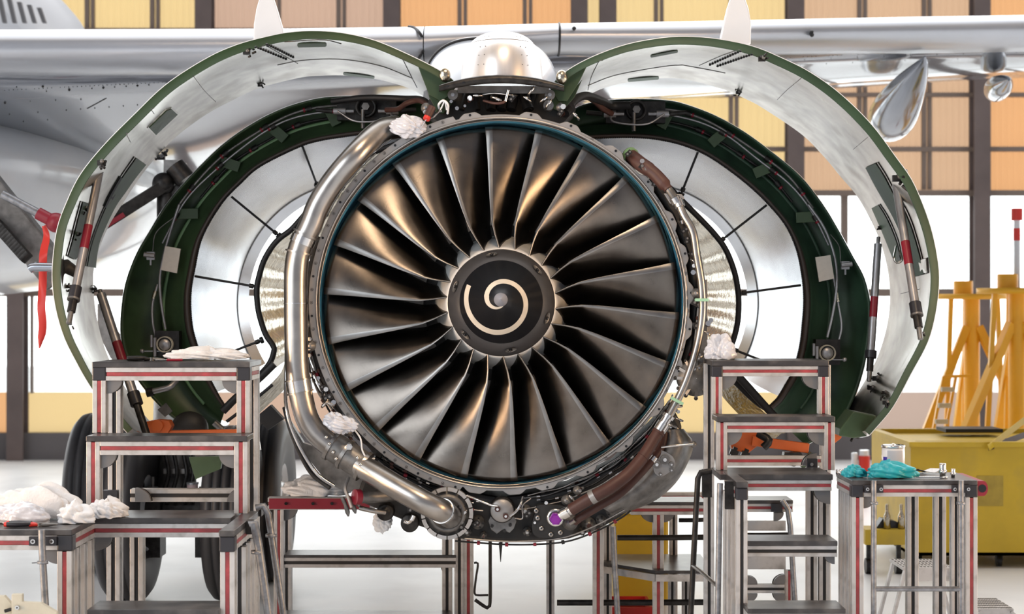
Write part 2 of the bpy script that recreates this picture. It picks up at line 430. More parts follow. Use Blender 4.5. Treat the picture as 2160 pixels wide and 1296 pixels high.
# --- fan blades
tab = [(0.34, -1.0), (0.40, -3.4), (0.47, -5.6), (0.56, -6.9), (0.67, -6.6), (0.82, -6.0), (0.98, -5.5), (1.12, -5.3), (1.215, -5.3)]
def lerp_tab(t, x, c=1): return float(np.interp(x, [q[0] for q in t], [q[c] for q in t]))
def blade_mesh():
    NR, NC = 30, 18; rt = np.linspace(0.34, 1.214, NR)
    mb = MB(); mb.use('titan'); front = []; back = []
    for r in rt:
        s = (r - 0.34) / (1.214 - 0.34)
        ph0 = lerp_tab(tab, r)
        T = 11 + 9 * s ** 0.7 + 6.5 * s ** 2          # degrees swept round the axis, leading to trailing edge
        A = 0.31 + 0.01 * s                          # axial depth
        y0 = 0.10 - 0.10 * (1 - s) ** 2 + 0.035 * math.sin(math.pi * s) * -1 + 0.03 * s
        fr = []; bk = []
        for c in np.linspace(0, 1, NC):
            cc = c
            g = 0.30 * cc + 0.70 * (1 - (1 - cc) ** 1.7) if s > .25 else cc ** (1 + 0.5 * (0.25 - s) / .25)
            h = cc ** (1.0 + 0.85 * s)
            th = (0.012 + 0.016 * (1 - s)) * (4 * c * (1 - c)) ** 0.6 * 0.5 + 0.0016
            # smooth roll of the face in the outer half, as in wide-chord blades
            y = y0 + A * h + 0.012 * s * math.sin(math.pi * 2 * c) 
            ph = R(ph0 + T * g)
            tx, ty = (R(T) * r, A); L = math.hypot(tx, ty); nphi, ny = -ty / L, tx / L
            for lst, sg in ((fr, -1), (bk, 1)):
                p2 = ph + sg * th * nphi / r; yy = y + sg * th * ny
                lst.append(Vector((r * math.sin(p2), yy, r * math.cos(p2))))
        front.append(fr); back.append(bk)
    rows = [fr + bk[::-1] for fr, bk in zip(front, back)]
    mb.grid(rows, True, True)
    mb.use('sheath'); nn = 2 * NC
    for k in range(len(mb.m)):
        j = k % nn
        if j < 1 or j > nn - 3: mb.m[k] = 1
    n = 2 * NC
    for i0, rev in ((0, False), ((NR - 1) * n, True)):
        for j in range(NC - 1):
            f = (i0 + j, i0 + j + 1, i0 + n - 2 - j, i0 + n - 1 - j)
            mb.f.append(f if not rev else f[::-1]); mb.m.append(0); mb.sm.append(False)
    return mb
NB = 22
b0 = None
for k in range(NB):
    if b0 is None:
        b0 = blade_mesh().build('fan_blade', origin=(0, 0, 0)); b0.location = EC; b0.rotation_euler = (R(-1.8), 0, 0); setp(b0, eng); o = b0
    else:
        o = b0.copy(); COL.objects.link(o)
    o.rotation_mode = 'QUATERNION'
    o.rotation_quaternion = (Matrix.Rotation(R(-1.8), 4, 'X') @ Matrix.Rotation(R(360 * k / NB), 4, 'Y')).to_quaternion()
# small blue ink marks on three blades
for ang, rr in ((40, 1.02), (65, 1.04), (4.5, 1.14)):
    q = R(ang); p = EC + Vector((rr * math.sin(q), 0.16, rr * math.cos(q)))

# --- hub with annulus fillers
mb = MB(); mb.use('platform')
mb.lathe(EC, [(0.345, 0.0), (0.365, 0.0), (0.385, 0.06), (0.43, 0.20), (0.46, 0.34), (0.47, 0.44)], 88)
mb.build('annulus_filler', parent=eng)
mb = MB(); mb.use('case_dark'); mb.lathe(EC, [(0.02, 0.5), (1.23, 0.5), (1.23, 0.56), (0.02, 0.56)], 64)
# guide vanes behind the fan
mb.use('mid_metal')
for k in range(44):
    q = 2 * math.pi * k / 44; a = Vector((math.sin(q), 0, math.cos(q)))
    mb.bar(EC + a * 0.55 + Vector((0, 0.485, 0)), EC + a * 1.22 + Vector((0, 0.485, 0)), 0.008, 0.03)
mb.build('guide_vane_ring', parent=eng)

# --- spinner
def tilt(o, deg=1.8):
    o.rotation_euler = (R(-deg), 0, 0)
def local(mbx, name, m=None):
    o = mbx.build(name, m, origin=(0, 0, 0)); o.location = EC; setp(o, eng); tilt(o); return o
def spin_r(y):   # cone radius at distance y in front of the hub
    return float(np.interp(y, [0.0, 0.05, 0.17, 0.50, 0.60, 0.66], [0.362, 0.345, 0.278, 0.105, 0.045, 0.0]))
mb = MB(); mb.use('spin_grey')
mb.lathe((0, 0, 0), [(0.30, 0.03), (0.362, 0.0), (0.362, -0.015), (0.350, -0.05), (0.286, -0.165), (0.278, -0.168), (0.276, -0.172)], 96)
local(mb, 'spinner_ring')
mb = MB(); mb.use('black')
mb.lathe((0, 0, 0), [(0.277, -0.172), (0.20, -0.31), (0.13, -0.44), (0.085, -0.52), (0.047, -0.585), (0.040, -0.59)], 96)
local(mb, 'spinner_cone')
mb = MB(); mb.use('tip_grey')
mb.lathe((0, 0, 0), [(0.045, -0.580), (0.044, -0.592), (0.037, -0.612), (0.018, -0.648), (0.006, -0.668), (0.001, -0.672)], 40)
local(mb, 'spinner_tip')
# painted spiral
cone_r = [(0.040, -0.59), (0.047, -0.585), (0.085, -0.52), (0.13, -0.44), (0.20, -0.31), (0.277, -0.172)]
def cone_y(r): return float(np.interp(r, [a for a, b in cone_r], [b for a, b in cone_r]))
sp = [(-63, 81), (-90, 78.5), (-116, 76), (-143, 74), (-171, 71.5), (-199, 67.5), (-229, 62.5), (-263, 57), (-297, 51.5), (-331, 47), (-361, 44), (-391, 40.5), (-428, 36), (-462, 32), (-493, 27), (-529, 21.5), (-560, 18), (-571, 16.5)]
aa = np.linspace(-63, -571, 260); rows = []
for a in aa:
    rp = float(np.interp(-a, [-q[0] for q in sp], [q[1] for q in sp]))
    w = 10.2 if a > -430 else 10.2 * max(0.12, (a + 575) / 145.0) + 1
    row = []
    for off in (-0.5, 0.5):
        rpx = rp - 4.5 + off * w; r = rpx * px2m * 0.972
        y = cone_y(r) - 0.0025
        row.append(Vector((r * math.sin(R(a)), y, r * math.cos(R(a)))))
    rows.append(row)
mb = MB(); mb.use('spiral'); mb.grid(rows, True)
local(mb, 'spiral_stripe')
# six recessed bolts round the spinner ring
for (bx, by) in ((955, 330), (1240, 420), (1297, 720), (1073, 910), (793, 820), (733, 527)):
    q = math.atan2(bx - 1015, -(by - 622)); r = 0.322; y = -0.105
    mb = MB(); c = Vector((r * math.sin(q), y, r * math.cos(q))); t = Vector((math.cos(q), 0, -math.sin(q)))
    nrm = Vector((math.sin(q) * .87, -.5, math.cos(q) * .87)); sl = nrm.cross(t)
    mb.use('mid_metal')
    rows = []
    for rad, dep in ((0.042, 0.001), (0.034, -0.002), (0.02, -0.006), (0.0, -0.007)):
        rows.append([c + nrm * (dep + 0.004) + t * rad * 0.95 * math.cos(2 * math.pi * j / 18) + sl * rad * 0.62 * math.sin(2 * math.pi * j / 18) for j in range(18)])
    mb.grid(rows, True, True)
    mb.use('black'); mb.cyl(c, c + nrm * 0.010, 0.011, 14); mb.use('chrome'); mb.cyl(c + t * .018, c + t * .018 + nrm * 0.011, 0.006, 10); mb.cyl(c, c + nrm * 0.013, 0.005, 10)
    local(mb, 'spinner_bolt')

# --- fan case with scalloped flange
FC = EC
tabs_top = [-9.5, 9.0, 21.5, 37, 50.5, 64, 75, 87, 98, 111, 124, 139, 153, 166]
def flange_r(q):    # q in degrees clockwise from the top
    q = (q + 180) % 360 - 180
    r = 1.272
    if -168 < q < -14: r = 1.300                      # left side keeps its full width
    for t in tabs_top + [176, -172]:
        d = abs((q - t + 180) % 360 - 180)
        r = max(r, 1.300 - 0.028 * min(1.0, max(0.0, (d - 1.6) / 1.9)) ** 1.3)
    return r
mb = MB(); mb.use('flange'); N = 720; rows = []
for k in range(N):
    q = 360.0 * k / N; a = Vector((math.sin(R(q)), 0, math.cos(R(q)))); fr = flange_r(q)
    rows.append([EC + a * 1.252 + Vector((0, -0.004, 0)), EC + a * 1.256 + Vector((0, -0.008, 0)), EC + a * (fr - 0.003) + Vector((0, -0.008, 0)), EC + a * fr + Vector((0, -0.005, 0)), EC + a * fr + Vector((0, 0.012, 0)), EC + a * 1.252 + Vector((0, 0.012, 0))])
rows.append(rows[0])
mb.grid(rows, False)
case = mb.build('fan_case_flange', parent=eng)
mb = MB(); mb.use('lip'); mb.lathe(EC, [(1.254, 0.0), (1.256, -0.014), (1.250, -0.020), (1.243, -0.014), (1.240, 0.012), (1.241, 0.030)], 180)
mb.build('inlet_lip', parent=eng)
mb = MB(); mb.use('seal_dark'); mb.lathe(EC, [(1.2409, 0.030), (1.2425, 0.10)], 180)
mb.use('steel'); mb.lathe(EC, [(1.2425, 0.10), (1.238, 0.102), (1.238, 0.108), (1.2425, 0.11)], 180)
mb.use('seal_dark'); mb.lathe(EC, [(1.2425, 0.11), (1.245, 0.15)], 180)
mb.build('abradable_band', parent=eng)
mb = MB(); mb.use('blue'); mb.lathe(EC, [(1.245, 0.15), (1.236, 0.17), (1.237, 0.46), (1.24, 0.5)], 180)
mb.build('blue_fan_track', parent=eng)
mb = MB(); mb.use('case_dark'); mb.lathe(EC, [(1.27, 0.012), (1.262, 0.03), (1.262, 0.22), (1.285, 0.23), (1.285, 0.26), (1.262, 0.27), (1.262, 0.62), (1.29, 0.64), (1.29, 0.68), (1.262, 0.7), (1.25, 0.95), (1.20, 0.97), (0.6, 0.97)], 120)
mb.build('fan_case_barrel', parent=eng)
mb = MB().use('mid_metal'); mb.lathe(EC, [(.62, .98), (.86, 1.0), (.88, 1.3), (.80, 2.2), (.66, 3.0), (.50, 3.6), (.30, 3.9), (.02, 4.2)], 64)
mb.build('core_engine_body', parent=eng)
# flange bolts: plain holes and cross-head screws
hole = None; screw = None
bolt_q = []
for q in np.arange(-166, -14, 4.0): bolt_q.append((float(q), 1.281))
for t in tabs_top: bolt_q.append((t, 1.283))
for t in (29, 57, 69.5, 81, 92.5, 104.5, 118, 131, 146, 160): bolt_q.append((t, 1.262))
for k, (q, r) in enumerate(bolt_q):
    p = EC + Vector((r * math.sin(R(q)), -0.010, r * math.cos(R(q))))
    isscrew = (k % 3 != 0) if q < -14 else (r < 1.27)
    if isscrew:
        if screw is None:
            m_ = MB(); m_.use('slot'); m_.cyl((0, 0.001, 0), (0, -0.002, 0), 0.0105, 16); m_.use('flange'); m_.cyl((0, -0.0015, 0), (0, -0.0035, 0), 0.0085, 16)
            m_.use('slot'); m_.box((-0.0075, -0.0045, -0.0014), (0.0075, -0.003, 0.0014)); m_.box((-0.0014, -0.0045, -0.0075), (0.0014, -0.003, 0.0075))
            screw = m_.build('flange_screw', origin=(0, 0, 0)); o = screw
        else: o = screw.copy(); COL.objects.link(o); o.parent = None
        o.location = p; o.rotation_euler = (0, R(random.uniform(0, 90)), 0)
    else:
        if hole is None:
            m_ = MB(); m_.use('black'); m_.cyl((0, 0.001, 0), (0, -0.0025, 0), 0.0085, 16); hole = m_.build('flange_bolt_hole', origin=(0, 0, 0)); o = hole
        else: o = hole.copy(); COL.objects.link(o); o.parent = None
        o.location = p
    o.parent = None; setp(o, eng)

def etube(name, pts, r, m='steel', n=14, parent=None, N=28, bands=None, raw=None):
    mb = MB(); mb.use(m); path = raw or pc(pts, N)
    mb.tube(path, r, n)
    if bands:
        for (f, w, dr, bm_) in bands:
            i = min(len(path) - 2, max(0, int(f * (len(path) - 1)))); t = (path[i + 1] - path[i]).normalized()
            mb.use(bm_); mb.cyl(path[i] - t * w / 2, path[i] + t * w / 2, (r if not isinstance(r, list) else r[i]) + dr, n)
    return mb.build(name, parent=parent if parent is not None else eng)

# --- the big bleed air pipe down the left side
d = 11.86
etube('bleed_air_pipe', [(838, 268, 12.1), (800, 278, 12.0), (752, 325, d), (705, 380, d), (672, 432, d), (655, 475, d), (634, 520, d), (625, 565, d), (624, 640, d), (625, 720, d), (627, 780, d), (636, 840, d), (650, 888, d), (675, 922, d), (710, 948, d)], 0.079, 'steel', 28, N=60,
      bands=[(0.42, 0.05, 0.006, 'chrome'), (0.40, 0.012, 0.012, 'steel'), (0.445, 0.012, 0.012, 'steel'), (0.80, 0.075, 0.005, 'chrome'), (0.78, 0.01, 0.010, 'steel'), (0.82, 0.01, 0.010, 'steel'), (0.58, 0.006, 0.003, 'chrome')])
p0, p1 = P(700, 940, d), P(768, 985, d - .04); t = (p1 - p0).normalized()
mb = MB().use('mid_metal'); mb.cyl(p0, p1, 0.098, 32)
mb.use('steel')
for f in (0.02, 0.42, 0.98): c = p0.lerp(p1, f); mb.cyl(c - t * .012, c + t * .012, 0.108, 32)
for f in (0.02, 0.98):
    c = p0.lerp(p1, f)
    for a in (-0.06, -0.02, .03, .07): mb.use('chrome'); mb.sphere(c + Vector((a * .5, -0.11, -a * 1.1)), 0.013, n=8, m=6)
mb.use('chrome'); c = P(738, 942, 11.75); mb.cyl(c, c + Vector((0, -.05, 0)), 0.022, 6); mb.cyl(c + Vector((0, -.05, 0)), c + Vector((0, -.06, 0)), 0.014, 14)
mb.build('pipe_valve_body', parent=eng)
etube('lower_bleed_pipe', [(760, 982, 11.8), (800, 1006, 11.72), (850, 1036, 11.64), (900, 1063, 11.6), (935, 1080, 11.66), (948, 1090, 11.86)], 0.079, 'steel', 28, N=36, bands=[(0.93, 0.015, 0.006, 'chrome')])
# round flange it plugs into
c = P(943, 1084, 11.95)
mb = MB(); mb.use('mid_metal'); mb.lathe(c, [(0.05, 0.02), (0.095, 0.0), (0.105, -0.03), (0.118, -0.01), (0.125, -0.01), (0.13, 0.02), (0.175, 0.02), (0.177, 0.1)], 56)
mb.use('alu')
for k in range(14):
    a0, a1 = 360 * k / 14 + 1.5, 360 * (k + 1) / 14 - 1.5
    mb.lathe(c, [(0.150, 0.0), (0.176, 0.0), (0.176, 0.03)], 5, a0=a0, a1=a1, smooth=False)
mb.build('starter_duct_flange', parent=eng)
etube('black_drain_pipe', [(600, 860, 12.05), (612, 905, 12.0), (632, 955, 11.98), (658, 1000, 11.95), (696, 1030, 11.9)], 0.016, 'case_dark', 10)
etube('edge_seal_strip', [(606, 700, 12.1), (603, 800, 12.05), (604, 860, 11.97), (620, 915, 11.95), (645, 965, 11.93), (672, 1003, 11.9), (705, 1026, 11.88)], 0.013, 'chrome', 10)
# lower left panel between seal strip and pipe
pl = [(612, 890), (640, 935), (700, 955), (760, 1000), (800, 1030), (770, 1040), (725, 1036), (690, 1018), (652, 970), (625, 925)]
mb = MB().use('mid_metal'); mb.prism([P(x, y, 12.1) for x, y in pl], (0, 0.08, 0)); mb.build('lower_shroud_panel', parent=eng)

# --- gearbox and lower accessories
hull = [(760, 1020), (752, 1044), (770, 1064), (820, 1086), (865, 1104), (915, 1122), (960, 1137), (1060, 1146), (1130, 1146), (1200, 1138), (1262, 1118), (1310, 1092), (1345, 1062), (1400, 1000), (1430, 950), (1440, 900), (1420, 860), (1380, 900), (1300, 980), (1200, 1030), (1057, 1050), (900, 1020), (830, 985), (790, 960)]
mb = MB().use('case_dark'); mb.prism([P(x, y, 12.08) for x, y in hull], (0, 0.55, 0)); mb.build('gearbox_housing', parent=eng, bevel=0.03)
# oil tank, curved shell on the right
rows = []
edge = cr([(1442, 905), (1462, 935), (1452, 975), (1425, 1020), (1385, 1055), (1340, 1075), (1300, 1090)], 22)
inn = cr([(1398, 908), (1385, 925), (1365, 960), (1340, 990), (1310, 1015), (1280, 1035), (1250, 1060)], 22)
for f, dd in ((0, 12.0), (0.25, 11.90), (0.5, 11.86), (0.75, 11.90), (0.95, 12.02), (1.0, 12.2)):
    rows.append([P(*(inn[i] * (1 - f) + edge[i] * f), dd) for i in range(22)])
mb = MB().use('mid_metal'); mb.grid(rows, True)
mb.use('dark'); 
mb.build('oil_tank', parent=eng)
mb = MB().use('flange')
pl = cr([(1375, 965), (1382, 950), (1400, 952), (1420, 965), (1424, 985), (1410, 998), (1394, 1006), (1380, 996), (1375, 965)], 24)[:-1]
mb.prism([P(x, y, 11.84) for x, y in pl], (0, 0.02, 0))
for x, y, r in ((1402, 970, .032), (1385, 980, .028), (1416, 980, .018), (1416, 992, .015), (1393, 1001, .012)):
    c = P(x, y, 11.84); mb.use('mid_metal'); mb.cyl(c, c + Vector((0, -.02, 0)), r, 18); mb.use('chrome'); mb.cyl(c + Vector((0, -.02, 0)), c + Vector((0, -.03, 0)), r * .4, 8)
mb.build('filter_cover_plate', parent=eng)
etube('support_rod', [(1395, 944, 11.82), (1430, 940, 11.80), (1462, 938, 11.80)], 0.008, 'chrome', 8, N=6)
mb = MB().use('mid_metal'); c = P(1463, 938, 11.82); mb.sphere(c, 0.022, n=10, m=8); mb.build('rod_end', parent=eng)

# right hand side: gear-like cover, long bracket
c = P(1468, 798, 11.98)
mb = MB().use('mid_metal'); mb.lathe(c, [(0.001, -0.05), (0.07, -0.045), (0.115, 0.0), (0.125, 0.02), (0.125, 0.1)], 40)
for k in range(12):
    q = 2 * math.pi * k / 12; a = Vector((math.sin(q), 0, math.cos(q)))
    mb.use('mid_metal'); mb.bar(c + a * .06 + Vector((0, -.03, 0)), c + a * .135 + Vector((0, 0, 0)), 0.016, 0.02); mb.use('dark'); mb.sphere(c + a * .137, 0.014, n=8, m=6)
mb.build('gear_cover', parent=eng)
mb = MB().use('mid_metal'); mb.prism([P(x, y, 11.98) for x, y in ((1478, 590), (1492, 590), (1494, 770), (1468, 772), (1462, 740))], (0, 0.06, 0)); mb.build('side_bracket', parent=eng, bevel=0.004)
mb = MB().use('flange'); mb.prism([P(x, y, 11.9) for x, y in ((1400, 408), (1438, 410), (1444, 418), (1432, 430), (1414, 430))], (0, 0.03, 0)); mb.build('triangular_bracket', parent=eng, bevel=0.004)

# pipes on the right
etube('right_steel_pipe', [(1432, 430, 11.9), (1443, 455, 11.88), (1462, 490, 11.86), (1470, 540, 11.86), (1480, 600, 11.86), (1482, 660, 11.86), (1473, 720, 11.86), (1456, 780, 11.86), (1436, 830, 11.86), (1410, 880, 11.84), (1396, 902, 11.82)], 0.026, 'steel', 18, N=50, bands=[(0.02, 0.05, 0.010, 'chrome')])
for (x, y, q) in ((1480, 633, 0), (1428, 846, 28)):
    mb = MB().use('green_tag'); c = P(x, y, 11.80); a = Vector((math.cos(R(q)), 0, -math.sin(R(q)))); mb.bar(c - a * .045, c + a * .045, 0.05, 0.02, up=(0, 0, 1)); mb.build('mint_green_clamp', parent=eng, bevel=0.003)
etube('sleeved_hose', [(1325, 325, 12.1), (1350, 345, 12.0), (1378, 365, 11.95), (1400, 388, 11.92), (1410, 400, 11.9)], [0.05] * 10 + [0.045] * 8 + [0.03] * 2, 'brown', 18, N=20, bands=[(0.10, 0.03, 0.008, 'green_l')])
etube('hose_end_fitting', [(1404, 392, 11.92), (1416, 408, 11.9), (1428, 428, 11.9)], 0.027, 'mid_metal', 16, N=8, bands=[(0.9, 0.04, 0.01, 'chrome')])
etube('brown_fuel_hose', [(1392, 908, 11.80), (1378, 930, 11.78), (1358, 962, 11.74), (1325, 1000, 11.7), (1285, 1030, 11.66), (1245, 1052, 11.66), (1205, 1076, 11.7)], 0.041, 'brown', 20, N=40, bands=[(0.05, 0.012, 0.003, 'brown'), (0.80, 0.035, 0.004, 'flange'), (0.28, 0.01, 0.003, 'brown')])
etube('thin_brown_hose', [(1402, 912, 11.9), (1396, 940, 11.88), (1380, 965, 11.84), (1350, 1000, 11.8), (1310, 1040, 11.76), (1265, 1068, 11.76), (1225, 1092, 11.78), (1212, 1102, 11.8)], 0.027, 'brown', 16, N=40, bands=[(0.24, 0.035, 0.004, 'chrome')])
mb = MB()
p0, p1 = P(1410, 878, 11.8), P(1390, 910, 11.8); t = (p1 - p0).normalized()
mb.use('chrome'); mb.cyl(p0, p1, 0.033, 20); mb.cyl(p0.lerp(p1, .45), p0.lerp(p1, .95), 0.047, 6); mb.cyl(p0 - t * .01, p0 + t * .015, 0.042, 20)
mb.build('hose_union', parent=eng)
mb = MB(); p0, p1 = P(1208, 1074, 11.70), P(1182, 1088, 11.74); t = (p1 - p0).normalized()
mb.use('chrome'); mb.cyl(p0, p1, 0.032, 18); mb.cyl(p0.lerp(p1, .3), p0.lerp(p1, .75), 0.044, 6); mb.build('hose_union', parent=eng)
mb = MB(); c = P(1172, 1093, 11.80); mb.use('purple'); mb.cyl(c, c + Vector((0, -.07, 0)), 0.042, 6); mb.cyl(c + Vector((0, -.07, 0)), c + Vector((0, -.09, 0)), 0.03, 6); mb.use('chrome'); mb.lathe(c, [(0.044, 0.0), (0.058, 0.0), (0.06, .03)], 24); mb.build('purple_plug', parent=eng)
mb = MB(); c = P(1203, 1103, 11.82); mb.use('mid_metal'); mb.lathe(c, [(0.0, -.03), (0.03, -.03), (0.035, -0.01), (0.052, 0.0), (0.055, .05)], 24); mb.use('steel'); mb.cyl(c + Vector((0, -.03, 0)), P(1214, 1097, 11.76), 0.016, 12); mb.build('hose_port', parent=eng)
# plate with bolts at the pump pad
pl = cr([(1128, 1085), (1132, 1068), (1160, 1066), (1200, 1072), (1215, 1100), (1205, 1128), (1170, 1135), (1130, 1132), (1122, 1110), (1128, 1085)], 30)[:-1]
mb = MB().use('case_dark'); mb.prism([P(x, y, 11.95) for x, y in pl], (0, 0.12, 0))
for x, y in ((1134, 1093), (1142, 1115), (1162, 1128), (1182, 1124), (1131, 1078)):
    c = P(x, y, 11.95); mb.use('steel'); mb.lathe(c, [(0.006, -.014), (0.016, -.014), (0.018, 0)], 14); mb.use('black'); mb.cyl(c, c + Vector((0, -.012, 0)), 0.007, 8)
mb.build('pump_pad', parent=eng)
for (x, y, r) in ((985, 1122, .03), (1008, 1103, .045), (1108, 1078, .04), (1112, 1122, .03), (1242, 1108, .05), (1268, 1098, .035), (1292, 1078, .045), (905, 1096, .03), (1020, 1130, .022), (1228, 1122, .025), (1318, 1060, .04), (1345, 1040, .035)):
    c = P(x, y, 12.04); mb = MB().use('mid_metal'); mb.lathe(c, [(0.001, -.05), (r * .55, -.05), (r * .6, -.02), (r, -.015), (r * 1.05, .06)], 24)
    for k in range(5):
        q = 2 * math.pi * k / 5 + x; mb.use('dark'); mb.cyl(c + Vector((r * .8 * math.sin(q), -.016, r * .8 * math.cos(q))), c + Vector((r * .8 * math.sin(q), -.026, r * .8 * math.cos(q))), .006, 6)
    mb.use('steel' if int(x) % 3 else 'brown'); mb.cyl(c + Vector((0, -.05, 0)), c + Vector((0, -.065, 0)), r * .35, 6); mb.build('gearbox_boss', parent=eng)
# starter / control unit disc with two connectors
c = P(1059, 1077, 11.92)
mb = MB().use('flange'); mb.lathe(c, [(0.0, -.03), (0.072, -.03), (0.078, -.02), (0.078, .12)], 40)
mb.use('dark'); mb.lathe(c, [(0.0785, -.018), (0.084, -.014), (0.084, .12)], 40)
for dx, dz in ((-.03, .012), (.025, -.035)):
    k = c + Vector((dx, -.03, dz)); mb.use('brown'); mb.cyl(k, k + Vector((0, -.02, 0)), 0.020, 8); mb.use('chrome'); mb.cyl(k + Vector((0, -.02, 0)), k + Vector((0, -.028, 0)), 0.009, 10)
mb.build('control_unit', parent=eng)
pl = [(1035, 1090), (1084, 1090), (1090, 1100), (1084, 1116), (1075, 1125), (1060, 1118), (1048, 1127), (1036, 1118), (1030, 1100)]
mb = MB().use('mid_metal'); mb.prism([P(x, y, 11.97) for x, y in pl], (0, 0.1, 0))
for x, y in ((1038, 1110), (1076, 1108), (1064, 1120)): c = P(x, y, 11.97); mb.use('dark'); mb.cyl(c, c + Vector((0, -.015, 0)), 0.011, 10)
mb.build('cast_mount', parent=eng, bevel=0.006)
etube('braided_cable', [(1075, 1090, 11.85), (1090, 1078, 11.86), (1100, 1060, 11.88), (1103, 1050, 11.95)], 0.009, 'chrome', 8)
etube('braided_cable', [(1050, 1068, 11.86), (1035, 1066, 11.88), (1010, 1056, 11.9), (985, 1046, 11.95)], 0.008, 'chrome', 8)
etube('sense_line', [(1086, 1094, 11.9), (1102, 1094, 11.9), (1102, 1068, 11.9), (1120, 1052, 11.92)], 0.005, 'steel', 8)
# elbow and red capped duct at the lower left
etube('cap_duct', [(830, 1045, 11.98), (800, 1048, 11.9), (775, 1049, 11.85), (757, 1049, 11.82)], 0.042, 'mid_metal', 20, N=12)
mb = MB(); p0, p1 = P(759, 1049, 11.82), P(748, 1049, 11.8); mb.use('red_d'); mb.cyl(p0, p1, 0.052, 24); mb.build('red_end_cap', parent=eng)
etube('thin_duct', [(758, 1072, 11.85), (785, 1078, 11.85), (812, 1082, 11.9)], 0.016, 'steel', 14, N=10)
c = P(812, 1082, 11.95); mb = MB().use('dark'); mb.lathe(c, [(0.0, -.02), (0.02, -.02), (0.03, -.01), (0.045, 0), (0.055, 0.0), (0.06, .05), (0.06, .2)], 30); mb.build('round_port', parent=eng)
c = P(864, 1105, 11.98); mb = MB().use('dark'); mb.lathe(c, [(0.0, -.02), (0.02, -.02), (0.05, 0), (0.06, 0.0), (0.062, .05), (0.062, .2)], 30)
mb.use('chrome'); mb.tube(pc([(852, 1100, 11.9), (862, 1103, 11.9), (870, 1094, 11.88)], 6), 0.013, 12); mb.cyl(P(868, 1098, 11.88), P(873, 1088, 11.88), 0.018, 6); mb.build('round_port', parent=eng)
etube('loose_cable', [(735, 1008, 11.9), (728, 1030, 11.85), (735, 1052, 11.82), (742, 1072, 11.8)], 0.012, 'flange', 8)
for (a, b) in (((722, 1050), (735, 1090)), ((735, 1048), (750, 1084)), ((748, 1048), (757, 1070))):
    etube('cable_end', [(a[0], a[1], 11.85), ((a[0] + b[0]) / 2 + 2, (a[1] + b[1]) / 2, 11.84), (b[0], b[1], 11.84)], [0.014, 0.014, 0.013, 0.016, 0.016, 0.006], 'mid_metal', 10, N=6)
etube('white_lead', [(742, 900, 11.8), (760, 925, 11.78), (764, 950, 11.76), (775, 968, 11.76), (790, 968, 11.8)], 0.006, 'white_cloth', 8)

for (q0, q1, r0, r1) in ((50, 112, 1.285, 1.375), (-142, -70, 1.285, 1.35)):
    mb = MB().use('case_dark'); rows = []
    for (f, y) in ((0, .05), (.3, .02), (.9, .10), (1, .16), (1, .42), (0, .5)):
        rows.append([EC + Vector(((r0 + (r1 - r0) * f * (1 + .12 * math.sin(k * 1.7))) * math.sin(R(q0 + (q1 - q0) * k / 40)), y, (r0 + (r1 - r0) * f * (1 + .12 * math.sin(k * 1.7))) * math.cos(R(q0 + (q1 - q0) * k / 40)))) for k in range(41)])
    mb.grid(rows, False); mb.build('case_accessory_shroud', parent=eng)
# --- wiring looms along the case
def ring_tube(name, q0, q1, r, y, rad, m, wob=0.006, n=8, clamps=0):
    N = max(8, int(abs(q1 - q0) / 1.5)); pts = []; ph = random.uniform(0, 6)
    for k in range(N + 1):
        q = q0 + (q1 - q0) * k / N; rr = r + wob * math.sin(ph + k * 0.9)
        pts.append(EC + Vector((rr * math.sin(R(q)), y + wob * math.cos(ph * 2 + k * 0.7), rr * math.cos(R(q)))))
    mb = MB().use(m); mb.tube(pts, rad, n)
    for c in range(clamps):
        i = int((c + .5) / clamps * N); t = (pts[i + 1] - pts[i]).normalized(); mb.use(random.choice(['red_d', 'mid_metal', 'brown', 'chrome'])); mb.cyl(pts[i] - t * .012, pts[i] + t * .012, rad * 1.7, 8)
    mb.build(name, parent=eng)
for (q0, q1) in ((-134, -92), (-172, -140), (118, 172), (62, 112)):
    for k in range(7):
        ring_tube('wiring_loom', q0 + random.uniform(-4, 4), q1 + random.uniform(-4, 4), 1.315 + 0.012 * k, 0.05 + 0.02 * ((k * 3) % 5), 0.0075, random.choice(['chrome', 'dark', 'mid_metal', 'dark', 'steel']), 0.004, 6, 6)
for (q0, q1, r, y) in ((-60, -20, 1.335, 0.04), (-68, -40, 1.32, 0.02), (176, 140, 1.40, 0.0), (165, 130, 1.48, 0.05), (-160, -175, 1.41, 0)):
    ring_tube('sense_line', q0, q1, r, y, 0.005, 'steel', 0.002, 8, 3)
# drain line under the belly of the engine
etube('drain_line', [(960, 1142, 12.0), (1060, 1149, 12.0), (1130, 1149, 11.98), (1200, 1142, 11.96), (1265, 1118, 11.94), (1312, 1092, 11.92), (1330, 1078, 11.92)], 0.006, 'dark', 8, N=40, bands=[(.15, .02, .008, 'red_d'), (.3, .02, .008, 'red_d'), (.45, .02, .006, 'red_d'), (.6, .02, .008, 'dark'), (.75, .02, .008, 'red_d'), (.9, .02, .008, 'red_d')])
etube('drain_line', [(980, 1137, 11.98), (1080, 1143, 11.98), (1180, 1136, 11.96), (1250, 1112, 11.94), (1318, 1076, 11.92)], 0.006, 'steel', 8, N=40)
mb = MB().use('dark'); mb.tube([P(1056, 1145, 12.1), P(1056, 1160, 12.1), P(1056, 1186, 12.1)], [0.014, 0.009, 0.002], 8); mb.build('drain_mast', parent=eng)

